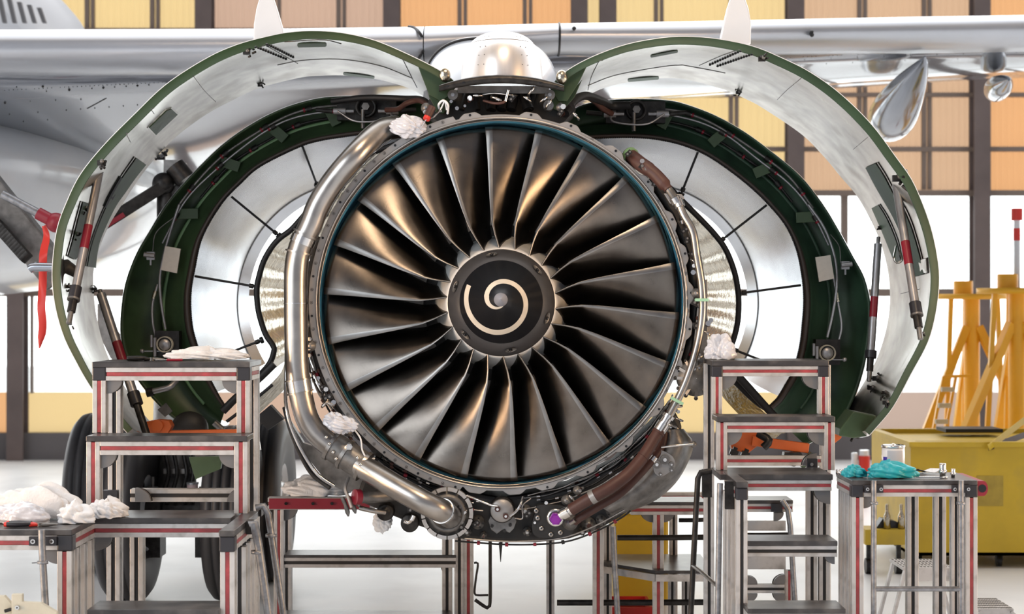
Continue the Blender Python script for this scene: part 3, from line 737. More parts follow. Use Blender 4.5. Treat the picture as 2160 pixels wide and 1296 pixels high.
# --- small repeated fittings over the accessories
kinds = []
for k in range(5):
    m_ = MB()
    if k == 0: m_.use('chrome'); m_.cyl((0, 0, 0), (0, -.022, 0), 0.013, 6); m_.cyl((0, -.02, 0), (0, -.035, 0), 0.008, 10)
    if k == 1: m_.use('mid_metal'); m_.lathe((0, 0, 0), [(0, -.03), (.02, -.03), (.022, -.01), (.034, -.008), (.036, .03)], 18); m_.use('chrome'); m_.cyl((0, -.03, 0), (0, -.045, 0), .008, 8)
    if k == 2: m_.use('steel'); m_.tube([(0, .03, 0), (0, -.02, 0), (.012, -.035, 0.004), (.04, -.04, .012), (.06, -.03, .02)], .008, 8); m_.use('chrome'); m_.cyl((.03, -.04, .009), (.05, -.038, .015), .013, 6)
    if k == 3: m_.use('dark'); m_.box((-.03, -.03, -.02), (.03, .03, .02)); m_.use('mid_metal'); m_.cyl((-.015, -.03, 0), (-.015, -.045, 0), .009, 8); m_.cyl((.015, -.03, 0), (.015, -.045, 0), .009, 8)
    if k == 4: m_.use('brown'); m_.cyl((0, .02, 0), (0, -.03, .01), .014, 10); m_.use('chrome'); m_.cyl((0, -.03, .01), (0, -.04, .012), .017, 8)
    kinds.append(m_)
protos = [None] * 5; names = ['hex_fitting', 'sensor_boss', 'elbow_fitting', 'connector_block', 'cable_plug']
def fitting(k, p, rot, s=1.0):
    if protos[k] is None: protos[k] = kinds[k].build(names[k], origin=(0, 0, 0)); o = protos[k]
    else: o = protos[k].copy(); COL.objects.link(o)
    o.parent = None; o.location = p; o.rotation_euler = (0, rot, 0); o.scale = (s, s, s); setp(o, eng)
rs = random.Random(3)
regions = [((-176, -148), (1.40, 1.52), 11.98), ((128, 178), (1.36, 1.56), 11.98), ((95, 128), (1.33, 1.42), 11.97), ((-134, -95), (1.31, 1.36), 11.97), ((40, 95), (1.31, 1.345), 11.97), ((-28, 28), (1.34, 1.42), 12.03)]
for (qa, qb), (ra, rb), dd in regions:
    for k in range(19 if qb - qa > 30 else 15):
        q = R(rs.uniform(qa, qb)); r = rs.uniform(ra, rb)
        fitting(rs.randrange(5), EC + Vector((r * math.sin(q), dd - CD, r * math.cos(q))), rs.uniform(0, 6.28), rs.uniform(.7, 1.15))

# --- pylon nose: dark cavity, bowed dark flange and the silver dome
pl = [(915, 190), (1195, 190), (1215, 230), (1185, 262), (930, 262), (895, 232)]
mb = MB().use('case_dark'); mb.prism([P(x, y, 12.35) for x, y in pl], (0, 0.6, 0)); mb.build('pylon_attachment_bay', parent=eng)
rows = []
for (dy, dd) in ((-8, 11.93), (-6, 11.90), (8, 11.90), (10, 11.93), (10, 12.2), (-8, 12.2), (-8, 11.93)):
    r_ = []
    for x in np.linspace(926, 1190, 40):
        u = (x - 1058) / 132.0; y = 166 + 20 * u * u; th = 1 - 0.25 * abs(u) ** 3
        r_.append(P(x, y + dy * th, dd))
    rows.append(r_)
mb = MB().use('dark'); mb.grid(rows, True)
for x in (978, 1052, 1140, 1175, 945): c = P(x, 166 + 20 * ((x - 1058) / 132.0) ** 2 + 1, 11.9); mb.use('black'); mb.cyl(c, c + Vector((0, -.005, 0)), 0.008, 10)
mb.build('pylon_nose_flange', parent=eng)
mb = MB().use('mid_metal'); mb.bar(P(965, 189, 12.1), P(1158, 190, 12.1), 0.012, 0.05)
for k in range(8):
    x = 985 + k * 20; mb.use('dark'); mb.cyl(P(x, 196, 12.25), P(x + rs.uniform(-12, 12), 232, 12.2), rs.uniform(.015, .04), 12)
mb.build('mount_beam', parent=eng)
etube('hydraulic_line', [(1018, 200, 12.05), (1040, 197, 12.03), (1075, 200, 12.0), (1090, 202, 12.05)], 0.007, 'steel', 8, N=10)
etube('hydraulic_line', [(1020, 212, 12.05), (1045, 218, 12.0), (1065, 214, 12.0), (1070, 195, 12.05)], 0.010, 'brown', 8, N=12)
mb = MB(); mb.use('chrome'); mb.cyl(P(1072, 190, 12.0), P(1066, 214, 12.0), .011, 8); mb.build('link_rod', parent=eng)
# dome: an upright rounded nose, straight sided below and domed on top
rows = []; zb, zt_ = P(0, 170, 12.0).z, P(0, 66, 12.35).z; Hh = zt_ - zb
xm = P(1058, 0, 12.0).x
for k in range(26):
    f = k / 25.0; v = math.sin(f * math.pi / 2) if k < 25 else 1.0; z = zb + Hh * v
    s_ = math.sqrt(max(0.0, 1 - v ** 3.2)) if k < 25 else 0.0
    hw = .286 * s_ ** .75; dp = .42 * s_ ** .8; r_ = [Vector((xm - hw, 1.9 - .2 * (1 - s_), z))]
    for a in np.linspace(0, math.pi, 40):
        r_.append(Vector((xm - hw * math.cos(a), .44 - dp * math.sin(a), z)))
    r_.append(Vector((xm + hw, 1.9 - .2 * (1 - s_), z))); rows.append(r_)
mb = MB().use('dome_metal'); mb.grid(rows, True)
mb.build('silver_dome_fairing', parent=eng)
mb = MB().use('mid_metal')
mb.tube([q + Vector((0, -0.002, 0)) for q in rows[14]][1:-1], 0.0016, 5)
for ri in (5, 8, 11, 16):
    for j in (13, 15, 27, 29): mb.sphere(rows[ri][j] + Vector((0, -.002, 0)), 0.0035, n=6, m=4)
mb.build('dome_seam', parent=eng)
# pylon body behind the dome (pale blue grey bulge) and its dark seal lines
rows = []
for (x0, x1, yt, dd) in ((905, 1176, 96, 13.15), (893, 1178, 82, 13.4), (892, 1176, 78, 14.0), (895, 1172, 76, 14.9)):
    r_ = []
    for a in np.linspace(0, math.pi, 36):
        c_, s_ = math.cos(a), math.sin(a); x = (x0 + x1) / 2 - (x1 - x0) / 2 * (abs(c_) ** .7 * (1 if c_ > 0 else -1)); y = 215 - (215 - yt) * s_ ** .7
        r_.append(P(x, y, dd))
    rows.append(r_)
nose = [P(1058 + (1058 - 905) * 0.55 * (-math.cos(a)), 200 - 90 * math.sin(a), 12.75) for a in np.linspace(0, math.pi, 36)]
mb = MB().use('pylon_paint'); mb.grid([nose] + rows, True); pyl = mb.build('pylon', parent=jet)
mb = MB().use('rubber'); mb.tube([q + Vector((0, -.005, .004)) for q in rows[1][4:18]], 0.012, 8); mb.build('pylon_seal', parent=pyl)

# --- screwdriver-like plug, plastic bag and leads near the top left of the case
etube('lead_bundle', [(930, 235, 12.0), (925, 222, 11.95), (935, 212, 11.93), (945, 222, 11.93), (944, 240, 11.98)], 0.008, 'white_cloth', 8)
etube('lead_bundle', [(915, 248, 12.0), (930, 230, 11.95), (938, 214, 11.93), (942, 232, 11.95)], 0.007, 'chrome', 8)
mb = MB().use('brown'); mb.cyl(P(912, 226, 11.95), P(902, 246, 11.93), 0.026, 14); mb.use('red_b'); mb.cyl(P(902, 246, 11.93), P(899, 252, 11.92), 0.024, 14); mb.use('chrome'); mb.cyl(P(899, 252, 11.92), P(885, 275, 11.92), 0.003, 6); mb.build('red_capped_plug', parent=eng)

# ------------------------------------------------------------ fan cowl doors (propped open)
def loft(fr, rr, d0, d1, bulge, nu=96, nv=14, ctr=None):
    """surface between a front outline and a rear outline (pixel curves at depths d0, d1)"""
    A = cr(fr, nu); B = cr(rr, nu); rows = []
    for k in range(nv):
        v = k / (nv - 1); d = d0 + (d1 - d0) * v
        row = []
        for i in range(nu):
            pa = P(A[i][0], A[i][1], d0); pb = P(B[i][0], B[i][1], d1)
            p = pa.lerp(pb, v)
            if ctr is not None:
                o = Vector((p.x - ctr.x, 0, p.z - ctr.z)); o.normalize(); p = p + o * bulge * 4 * v * (1 - v)
            row.append(p)
        rows.append(row)
    return rows
def inset(curve, ctr, w):
    out = []; n = len(curve)
    for i, (x, y) in enumerate(curve):
        j0, j1 = max(0, i - 1), min(n - 1, i + 1); tx, ty = curve[j1][0] - curve[j0][0], curve[j1][1] - curve[j0][1]
        L = math.hypot(tx, ty); nx, ny = -ty / L, tx / L
        if nx * (ctr[0] - x) + ny * (ctr[1] - y) < 0: nx, ny = -nx, -ny
        ww = w(i / (n - 1)) if callable(w) else w
        out.append((x + nx * ww, y + ny * ww))
    return out
def proj(p):
    d = p.y + CD
    return (1080 + p.x * F / d, 648 - (p.z - CH) * F / d)
class Surf:
    def __init__(s, rows):
        s.rows = rows; s.a = np.array([[list(p) for p in r] for r in rows])
        d = s.a[..., 1] + CD
        s.px = 1080 + s.a[..., 0] * F / d; s.py = 648 - (s.a[..., 2] - CH) * F / d
    def at(s, x, y, lift=0.006):
        q = (s.px - x) ** 2 + (s.py - y) ** 2; i, j = np.unravel_index(np.argmin(q), q.shape)
        i0, i1 = max(0, i - 1), min(s.a.shape[0] - 1, i + 1); j0, j1 = max(0, j - 1), min(s.a.shape[1] - 1, j + 1)
        du = Vector(s.a[i, j1] - s.a[i, j0]); dv = Vector(s.a[i1, j] - s.a[i0, j]); n = du.cross(dv).normalized()
        c = Vector(s.a[i, j]); cam_p = Vector((0, -CD, CH))
        if n.dot(cam_p - c) < 0: n = -n
        ray = P(x, y, CD) - cam_p
        den = ray.dot(n); p = cam_p + ray * ((c - cam_p).dot(n) / den) if abs(den) > 1e-4 else c
        if (p - c).length > 0.15: p = c
        return p + n * lift, n
    def plate(s, mb, poly, lift=0.006, th=0.01, sub=6):
        # polygon laid on the surface: outline subdivided so that it follows the curve
        pts = []; k = len(poly)
        for i in range(k):
            a, b = poly[i], poly[(i + 1) % k]
            for t in range(sub): pts.append((a[0] + (b[0] - a[0]) * t / sub, a[1] + (b[1] - a[1]) * t / sub))
        top = []; bot = []
        for q in pts: p, n = s.at(q[0], q[1], lift); top.append(p); bot.append(p - n * th)
        c = sum(top, Vector()) / len(top); n = len(top)
        vs = top + bot + [c]
        fs = [(i, (i + 1) % n, 2 * n) for i in range(n)] + [(i, i + n, (i + 1) % n + n, (i + 1) % n) for i in range(n)]
        mb.add(vs, fs, False)
    def line(s, mb, pts, r=0.004, lift=0.003, n=24, sides=5):
        q = cr(pts, n); mb.tube([s.at(x, y, lift)[0] for x, y in q], r, sides)

LF = [(952, 165), (920, 143), (853, 110), (787, 83), (720, 68), (660, 64), (610, 67), (567, 75), (500, 93), (433, 123), (350, 177), (283, 240), (217, 307), (167, 370), (137, 432), (120, 480), (112, 532), (109, 589), (116, 649), (133, 709), (157, 759), (187, 812), (225, 865), (268, 915)]
LR = [(912, 216), (871, 190), (820, 173), (770, 163), (720, 159), (676, 160), (633, 164), (553, 184), (500, 207), (433, 243), (367, 293), (310, 355), (257, 432), (228, 480), (209, 525), (198, 565), (197, 605), (200, 642), (206, 680), (218, 725), (236, 770), (262, 815), (300, 870), (335, 910)]
RF = [(1172, 168), (1203, 143), (1253, 117), (1320, 93), (1387, 80), (1440, 76), (1507, 80), (1583, 95), (1640, 117), (1707, 150), (1773, 197), (1840, 263), (1890, 330), (1923, 377), (1948, 432), (1967, 489), (1979, 549), (1982, 599), (1974, 665), (1957, 725), (1923, 789), (1883, 862), (1835, 919)]
RR_ = [(1218, 216), (1250, 196), (1287, 182), (1353, 169), (1400, 165), (1440, 167), (1490, 178), (1540, 194), (1573, 209), (1607, 227), (1690, 283), (1740, 333), (1773, 373), (1807, 413), (1838, 468), (1860, 520), (1874, 580), (1877, 640), (1868, 700), (1848, 760), (1818, 815), (1785, 865), (1752, 905)]
def cowl(name_side, FR, RR, ctr_px, strake, ends):
    cw = empty('fan_cowl_door', P(ctr_px[0], ctr_px[1] - 520, 12.0), jet)
    ctr = P(ctr_px[0], ctr_px[1], 12.5)
    d0, d1 = 12.08, 13.55
    A = [tuple(q) for q in cr(FR, 96)]
    wfun = lambda u: 15 + 6 * math.sin(math.pi * min(1, max(0, u))) 
    A2 = inset(A, ctr_px, wfun)
    B = [tuple(q) for q in cr(RR, 96)]
    inner = loft(A2, B, d0 + 0.02, d1, 0.035, ctr=ctr)
    mb = MB().use('liner'); mb.grid(inner, True); mb.build('perforated_inner_panel', parent=cw)
    # green edge frame
    rows = []
    for (w, d) in ((1.5, d0 - 0.002), (3, d0 - 0.01), (1, d0 + 0.0)):
        pass
    r0 = [P(x, y, d0 - 0.012) for x, y in inset(A, ctr_px, 1.6)]
    r1 = [P(x, y, d0 + 0.004) for x, y in inset(A, ctr_px, lambda u: wfun(u) * 0.92)]
    r2 = [P(x, y, d0 - 0.002) for x, y in inset(A, ctr_px, lambda u: wfun(u))]
    r3 = [P(x, y, d0 + 0.05) for x, y in inset(A, ctr_px, lambda u: wfun(u))]
    r0b = [P(x, y, d0 + 0.05) for x, y in inset(A, ctr_px, 1.6)]
    mb = MB().use('green' if name_side == 'L' else 'green_e'); mb.grid([r0b, r0, r1, r2, r3], True); mb.build('green_edge_frame', parent=cw)
    # outer skin
    Bo = inset(B, ctr_px, -9)
    outer = loft(A, Bo, d0 - 0.014, d1, 0.045, ctr=ctr)
    s0 = [q for q in r0]
    mb = MB().use('white_paint'); mb.grid([s0] + outer + [inner[-1]], True)
    for j in (0, -1):   # close the two ends
        n = len(outer); a = [r[j] for r in outer]; b = [r[j] for r in inner]
        for i in range(n - 1): mb.add([a[i], a[i + 1], b[i + 1], b[i]], [(0, 1, 2, 3)], False)
    mb.build('outer_skin', parent=cw)
    # nose strake on the outside
    mb = MB().use('white_paint')
    x0 = strake
    base_d = 12.35; r_ = []
    pr = [P(x, y, base_d) for x, y in x0]
    prb = [q + Vector((0, .035, 0)) for q in pr]
    mb.prism(pr, (0, 0.035, 0)); mb.build('nacelle_strake', parent=cw, bevel=0.012)
    return cw, Surf(inner), A2
M['green_e'] = mat('cool_green_paint', (0.032, 0.075, 0.045), 0.5, var=0.2, vscale=3)
cwL, SL, AL = cowl('L', LF, LR, (650, 605), [(534, 86), (535, 50), (540, 20), (548, -8), (557, -26), (566, -30), (575, -12), (587, 25), (598, 62), (600, 76), (570, 92)], None)
cwR, SR, AR = cowl('R', RF, RR_, (1440, 612), [(1517, 88), (1524, 55), (1533, 18), (1541, -6), (1552, -26), (1562, -28), (1570, -10), (1580, 20), (1585, 50), (1584, 94), (1550, 98)], None)

# details on the inner faces ------------------------------------------------
def slot_mark(surf, cw, x0, y0, x1, y1, w, m='green_d', name='drain_slot'):
    a = math.atan2(y1 - y0, x1 - x0); nx, ny = -math.sin(a) * w / 2, math.cos(a) * w / 2; poly = []
    for k in range(7): t = -math.pi / 2 + math.pi * k / 6; poly.append((x1 - w / 2 * math.cos(a) + (math.cos(t) * math.cos(a) - math.sin(t) * math.sin(a)) * w / 2, y1 + (math.cos(t) * math.sin(a) + math.sin(t) * math.cos(a)) * w / 2))
    for k in range(7): t = math.pi / 2 + math.pi * k / 6; poly.append((x0 + w / 2 * math.cos(a) + (math.cos(t) * math.cos(a) - math.sin(t) * math.sin(a)) * w / 2, y0 + (math.cos(t) * math.sin(a) + math.sin(t) * math.cos(a)) * w / 2))
    mb = MB().use(m); surf.plate(mb, poly, 0.004, 0.004, 1); mb.build(name, parent=cw)
slot_mark(SL, cwL, 627, 95, 689, 94, 8); slot_mark(SL, cwL, 724, 155, 790, 163, 5)
slot_mark(SR, cwR, 1324, 169, 1390, 164, 6); slot_mark(SR, cwR, 1372, 118, 1430, 108, 5)
def recess(surf, cw, poly, m, name='access_opening', rim='liner', inner=None):
    # a framed opening: bright raised rim, darker plate inside
    cx = sum(p[0] for p in poly) / len(poly); cy = sum(p[1] for p in poly) / len(poly)
    big = [(cx + (x - cx) * 1.10, cy + (y - cy) * 1.10) for x, y in poly]
    mb = MB().use(rim); surf.plate(mb, big, 0.005, 0.01); mb.use(m); surf.plate(mb, poly, 0.011, 0.006)
    if inner: mb.use(inner[1]); surf.plate(mb, inner[0], 0.015, 0.004)
    mb.build(name, parent=cw)
recess(SL, cwL, [(313, 268), (350, 232), (360, 228), (373, 240), (327, 283)], 'green_d')
def strip(surf, cw, A, B, m, name='long_access_opening'):
    a = cr(A, 24); b = cr(B, 24); mb = MB()
    def lay(f0, f1, lift, mm):
        mb.use(mm); rows = []
        for k in range(6):
            f = f0 + (f1 - f0) * k / 5.0; rows.append([surf.at(a[i][0] * (1 - f) + b[i][0] * f, a[i][1] * (1 - f) + b[i][1] * f, lift)[0] for i in range(24)])
        mb.grid(rows, False)
    lay(-.12, 1.12, .006, 'liner'); lay(0, 1, .012, m); mb.build(name, parent=cw)
strip(SL, cwL, [(285, 332), (255, 375), (232, 415), (213, 455), (196, 500), (187, 532), (182, 562)], [(306, 346), (283, 375), (262, 405), (243, 432), (224, 470), (208, 509), (201, 545), (199, 565)], 'green_d')
strip(SL, cwL, [(172, 425), (160, 470), (150, 510), (141, 540)], [(196, 432), (185, 470), (172, 520), (157, 548)], 'green')
strip(SL, cwL, [(252, 372), (240, 392), (226, 418), (218, 436)], [(259, 376), (247, 398), (233, 424), (224, 440)], 'slot')
strip(SR, cwR, [(1828, 352), (1845, 385), (1862, 415), (1885, 455), (1905, 500), (1920, 545), (1930, 584)], [(1850, 343), (1868, 372), (1888, 410), (1908, 440), (1925, 480), (1940, 530), (1952, 578)], 'green_e')
strip(SR, cwR, [(1841, 438), (1853, 465), (1866, 495), (1880, 530), (1890, 553)], [(1855, 431), (1870, 455), (1884, 485), (1895, 515), (1902, 548)], 'green_d')
recess(SR, cwR, [(1938, 550), (1956, 545), (1958, 575), (1942, 578)], 'liner', name='louvred_vent', rim='dark')
# louvre rows
dot = None
def dots(surf, cw, a, b, n):
    global dot
    for k in range(n):
        x = a[0] + (b[0] - a[0]) * k / (n - 1); y = a[1] + (b[1] - a[1]) * k / (n - 1); p, nn = surf.at(x, y, 0.004)
        if dot is None:
            m_ = MB().use('black'); m_.sphere((0, 0, 0), 0.010, 0.018, 0.007, 8, 6); dot = m_.build('louvre_hole', origin=(0, 0, 0)); o = dot
        else: o = dot.copy(); COL.objects.link(o)
        o.parent = None; o.location = p; setp(o, cw)
dots(SL, cwL, (558, 90), (618, 120), 14); dots(SL, cwL, (534, 96), (603, 124), 14)
dots(SR, cwR, (1562, 107), (1498, 136), 13); dots(SR, cwR, (1586, 114), (1514, 139), 14)
for surf, cw, lines in ((SL, cwL, [[(547, 88), (600, 118), (628, 134)], [(585, 137), (640, 127), (720, 125), (800, 138), (870, 165)], [(600, 88), (680, 84), (720, 92)], [(400, 150), (430, 190), (455, 215)], [(310, 220), (325, 240)], [(260, 270), (275, 300)], [(845, 115), (862, 150), (880, 185)]]),
                        (SR, cwR, [[(1475, 138), (1520, 118), (1560, 104)], [(1440, 137), (1400, 140), (1300, 158), (1240, 180)], [(1440, 137), (1500, 148), (1530, 154)], [(1265, 125), (1248, 160), (1240, 190)], [(1690, 165), (1660, 190), (1640, 210)], [(1830, 290), (1800, 315)], [(1940, 610), (1900, 620)]])):
    for L in lines:
        mb = MB().use('mid_metal'); surf.line(mb, L, 0.0022, 0.002); mb.build('panel_seam', parent=cw)
# latches and brackets along the edge
def latch(surf, cw, x, y, s=1.0, dd=None):
    p, n = surf.at(x, y, 0.01)
    mb = MB().use('dark'); r2 = random.Random(int(x * 7 + y))
    mb.box(p - Vector((.03, .02, .02)) * s, p + Vector((.03, .01, .02)) * s)
    for k in range(4):
        q = p + Vector((r2.uniform(-.05, .05), r2.uniform(-.04, 0), r2.uniform(-.05, .05))) * s
        mb.cyl(q, q + Vector((r2.uniform(-.03, .03), -.02, r2.uniform(-.04, .04))) * s, 0.010 * s, 8)
    mb.use('mid_metal'); mb.sphere(p + Vector((.01, -.03, .01)) * s, .018 * s, n=10, m=6)
    mb.build('latch_fitting', parent=cw)
for (x, y, s) in ((512, 98, .8), (548, 177, .6), (338, 330, 1.0), (212, 342, .9), (178, 438, .6), (160, 494, .7), (142, 605, .6), (140, 690, .5), (197, 610, .6)): latch(SL, cwL, x, y, s)
for (x, y, s) in ((1608, 122, .8), (1558, 193, .6), (1895, 375, 1.1), (1860, 480, .7), (1850, 800, .9), (1840, 820, .8), (1868, 830, .6), (1948, 705, .5), (1880, 860, .7), (1820, 905, 1.0), (1800, 912, 1.0)): latch(SR, cwR, x, y, s)
# hinge brackets (green triangles at the top)
for (poly, cw, dd, m) in (([(878, 130), (902, 148), (950, 163), (965, 178), (950, 200), (930, 214), (905, 200), (893, 170)], cwL, 12.12, 'green'), ([(898, 176), (915, 196), (940, 204), (922, 236), (905, 205)], cwL, 12.2, 'green'), ([(930, 196), (965, 190), (965, 205), (935, 240), (918, 236)], cwL, 12.28, 'green_d'),
                       ([(1240, 136), (1205, 150), (1175, 165), (1160, 185), (1178, 214), (1196, 214), (1218, 180)], cwR, 12.12, 'green'), ([(1228, 168), (1218, 180), (1196, 205), (1180, 218), (1185, 236), (1212, 205)], cwR, 12.2, 'green'), ([(1160, 196), (1190, 210), (1200, 214), (1184, 238), (1160, 226)], cwR, 12.28, 'green_d')):
    mb = MB().use(m); mb.prism([P(x, y, dd) for x, y in poly], (0, 0.03, 0)); mb.build('hinge_bracket', parent=cw, bevel=0.004)
for (x, y, cw) in ((955, 200, cwL), (1160, 200, cwR), (1157, 222, cwR)):
    c = P(x, y, 12.08); mb = MB().use('mid_metal'); mb.cyl(c, c + Vector((0, .1, 0)), .035, 20); mb.use('chrome'); mb.cyl(c + Vector((0, -.012, 0)), c, .013, 8); mb.build('hinge_bolt', parent=cw)
for (x, y, cw) in ((938, 158, cwL), (1185, 163, cwR)):
    mb = MB().use('gold_blanket'); c = P(x, y, 12.04); mb.sphere(c, .04, .03, .05, 12, 8); mb.build('hinge_roller', parent=cw)

def rod(cw, p0, p1, r, segs, name='hold_open_rod'):
    """segs: (from, to, radius factor, material)"""
    mb = MB(); a, b = P(*p0), P(*p1)
    for f0, f1, k, m in segs: mb.use(m); mb.cyl(a.lerp(b, f0), a.lerp(b, f1), r * k, 18)
    mb.build(name, parent=cw)
SEG = [(0.0, 0.035, .5, 'mid_metal'), (0.035, 0.40, 1, 'steel_m'), (0.40, 0.545, 1.02, 'red_d'), (0.545, 0.78, 1, 'steel_m'), (0.78, 0.85, 1.35, 'blackplastic'), (0.85, .86, 1.45, 'mid_metal'), (0.86, 0.93, .95, 'dark'), (0.93, 1.0, .6, 'mid_metal')]
M['steel_m'] = mat('matt_steel_rod', (0.42, 0.42, 0.44), 0.38, metal=0.7, var=0.15, vscale=10)
rod(cwL, (213, 345, 12.5), (145, 683, 11.95), .030, SEG)
rod(cwL, (210, 612, 13.0), (312, 925, 12.6), .034, [(0, .03, .5, 'mid_metal'), (.03, .36, 1, 'steel_m'), (.36, .50, 1.02, 'red_d'), (.50, .70, 1, 'steel_m'), (.70, .78, 1.35, 'blackplastic'), (.78, 1, .8, 'dark')])
rod(cwR, (1889, 380, 12.5), (1942, 716, 11.95), .030, SEG)
rod(cwR, (1853, 500, 13.0), (1833, 805, 12.8), .028, [(0, .05, .5, 'mid_metal'), (.05, .42, 1, 'steel_m'), (.42, .56, 1.02, 'red_d'), (.56, .79, 1, 'steel_m'), (.79, .84, 1.5, 'blackplastic'), (.84, .93, .9, 'dark'), (.93, 1, .6, 'mid_metal')])
# black scoop on the left door
mb = MB().use('case_dark')
mb.tube([P(128, 566, 12.25), P(140, 562, 12.27), P(155, 572, 12.3), P(162, 582, 12.35)], [.055, .05, .04, .02], 16)
mb.tube([P(133, 534, 12.2), P(131, 570, 12.2), P(130, 612, 12.2)], [.002, .018, .002], 8); mb.build('drain_scoop', parent=cwL)
mb = MB().use('chrome'); mb.tube(pc([(1890, 520, 12.7), (1886, 545, 12.6), (1893, 555, 12.6), (1903, 548, 12.6), (1898, 530, 12.65)], 16), .008, 8); mb.build('pull_handle', parent=cwR)
# lower latch beam ends with clutter
for (cw, pts) in ((cwR, [(1772, 905), (1800, 868), (1860, 880), (1836, 920), (1800, 925), (1770, 920)]),):
    mb = MB().use('green_d'); mb.prism([P(x, y, 12.25) for x, y in pts], (0, .3, 0)); mb.build('latch_beam', parent=cw, bevel=.01)

# ------------------------------------------------------------ thrust reverser halves
DLO = [(925, 226), (880, 214), (820, 206), (770, 203), (720, 203), (667, 208), (600, 227), (533, 260), (467, 307), (400, 373), (350, 432), (317, 485), (288, 535), (266, 592), (256, 649), (254, 699), (262, 745), (283, 790), (312, 830), (352, 872), (400, 905), (455, 925)]
DLI = [(905, 290), (860, 285), (815, 283), (768, 283), (720, 289), (677, 296), (633, 309), (550, 350), (508, 386), (467, 430), (427, 499), (411, 565), (402, 625), (406, 692), (424, 752), (436, 785), (447, 808), (456, 825), (464, 840), (472, 852), (474, 858), (476, 862)]
DLC = [(900, 300), (860, 300), (820, 310), (780, 325), (740, 350), (700, 385), (655, 438), (617, 482), (590, 503), (573, 522), (556, 552), (546, 585), (542, 605), (542, 632), (547, 665), (560, 705), (575, 728), (578, 740), (568, 768), (540, 800), (505, 832), (478, 858)]
DRO = [(1195, 238), (1222, 224), (1250, 216), (1300, 210), (1353, 209), (1400, 211), (1440, 218), (1507, 243), (1573, 280), (1640, 330), (1690, 373), (1735, 430), (1767, 482), (1800, 542), (1823, 585), (1835, 632), (1837, 670), (1833, 720), (1822, 780), (1800, 845), (1765, 905), (1700, 940)]
DRI = [(1200, 300), (1240, 293), (1293, 290), (1340, 290), (1387, 294), (1440, 306), (1490, 327), (1540, 360), (1585, 396), (1622, 432), (1657, 475), (1680, 525), (1692, 582), (1696, 632), (1693, 682), (1687, 732), (1673, 782), (1655, 815), (1640, 840), (1630, 850), (1622, 858), (1614, 862)]
DRC = [(1210, 310), (1250, 310), (1300, 325), (1350, 350), (1400, 385), (1440, 425), (1480, 465), (1507, 494), (1528, 522), (1543, 555), (1553, 590), (1558, 630), (1557, 670), (1552, 700), (1543, 728), (1530, 752), (1528, 775), (1540, 795), (1560, 815), (1580, 835), (1600, 852), (1612, 860)]
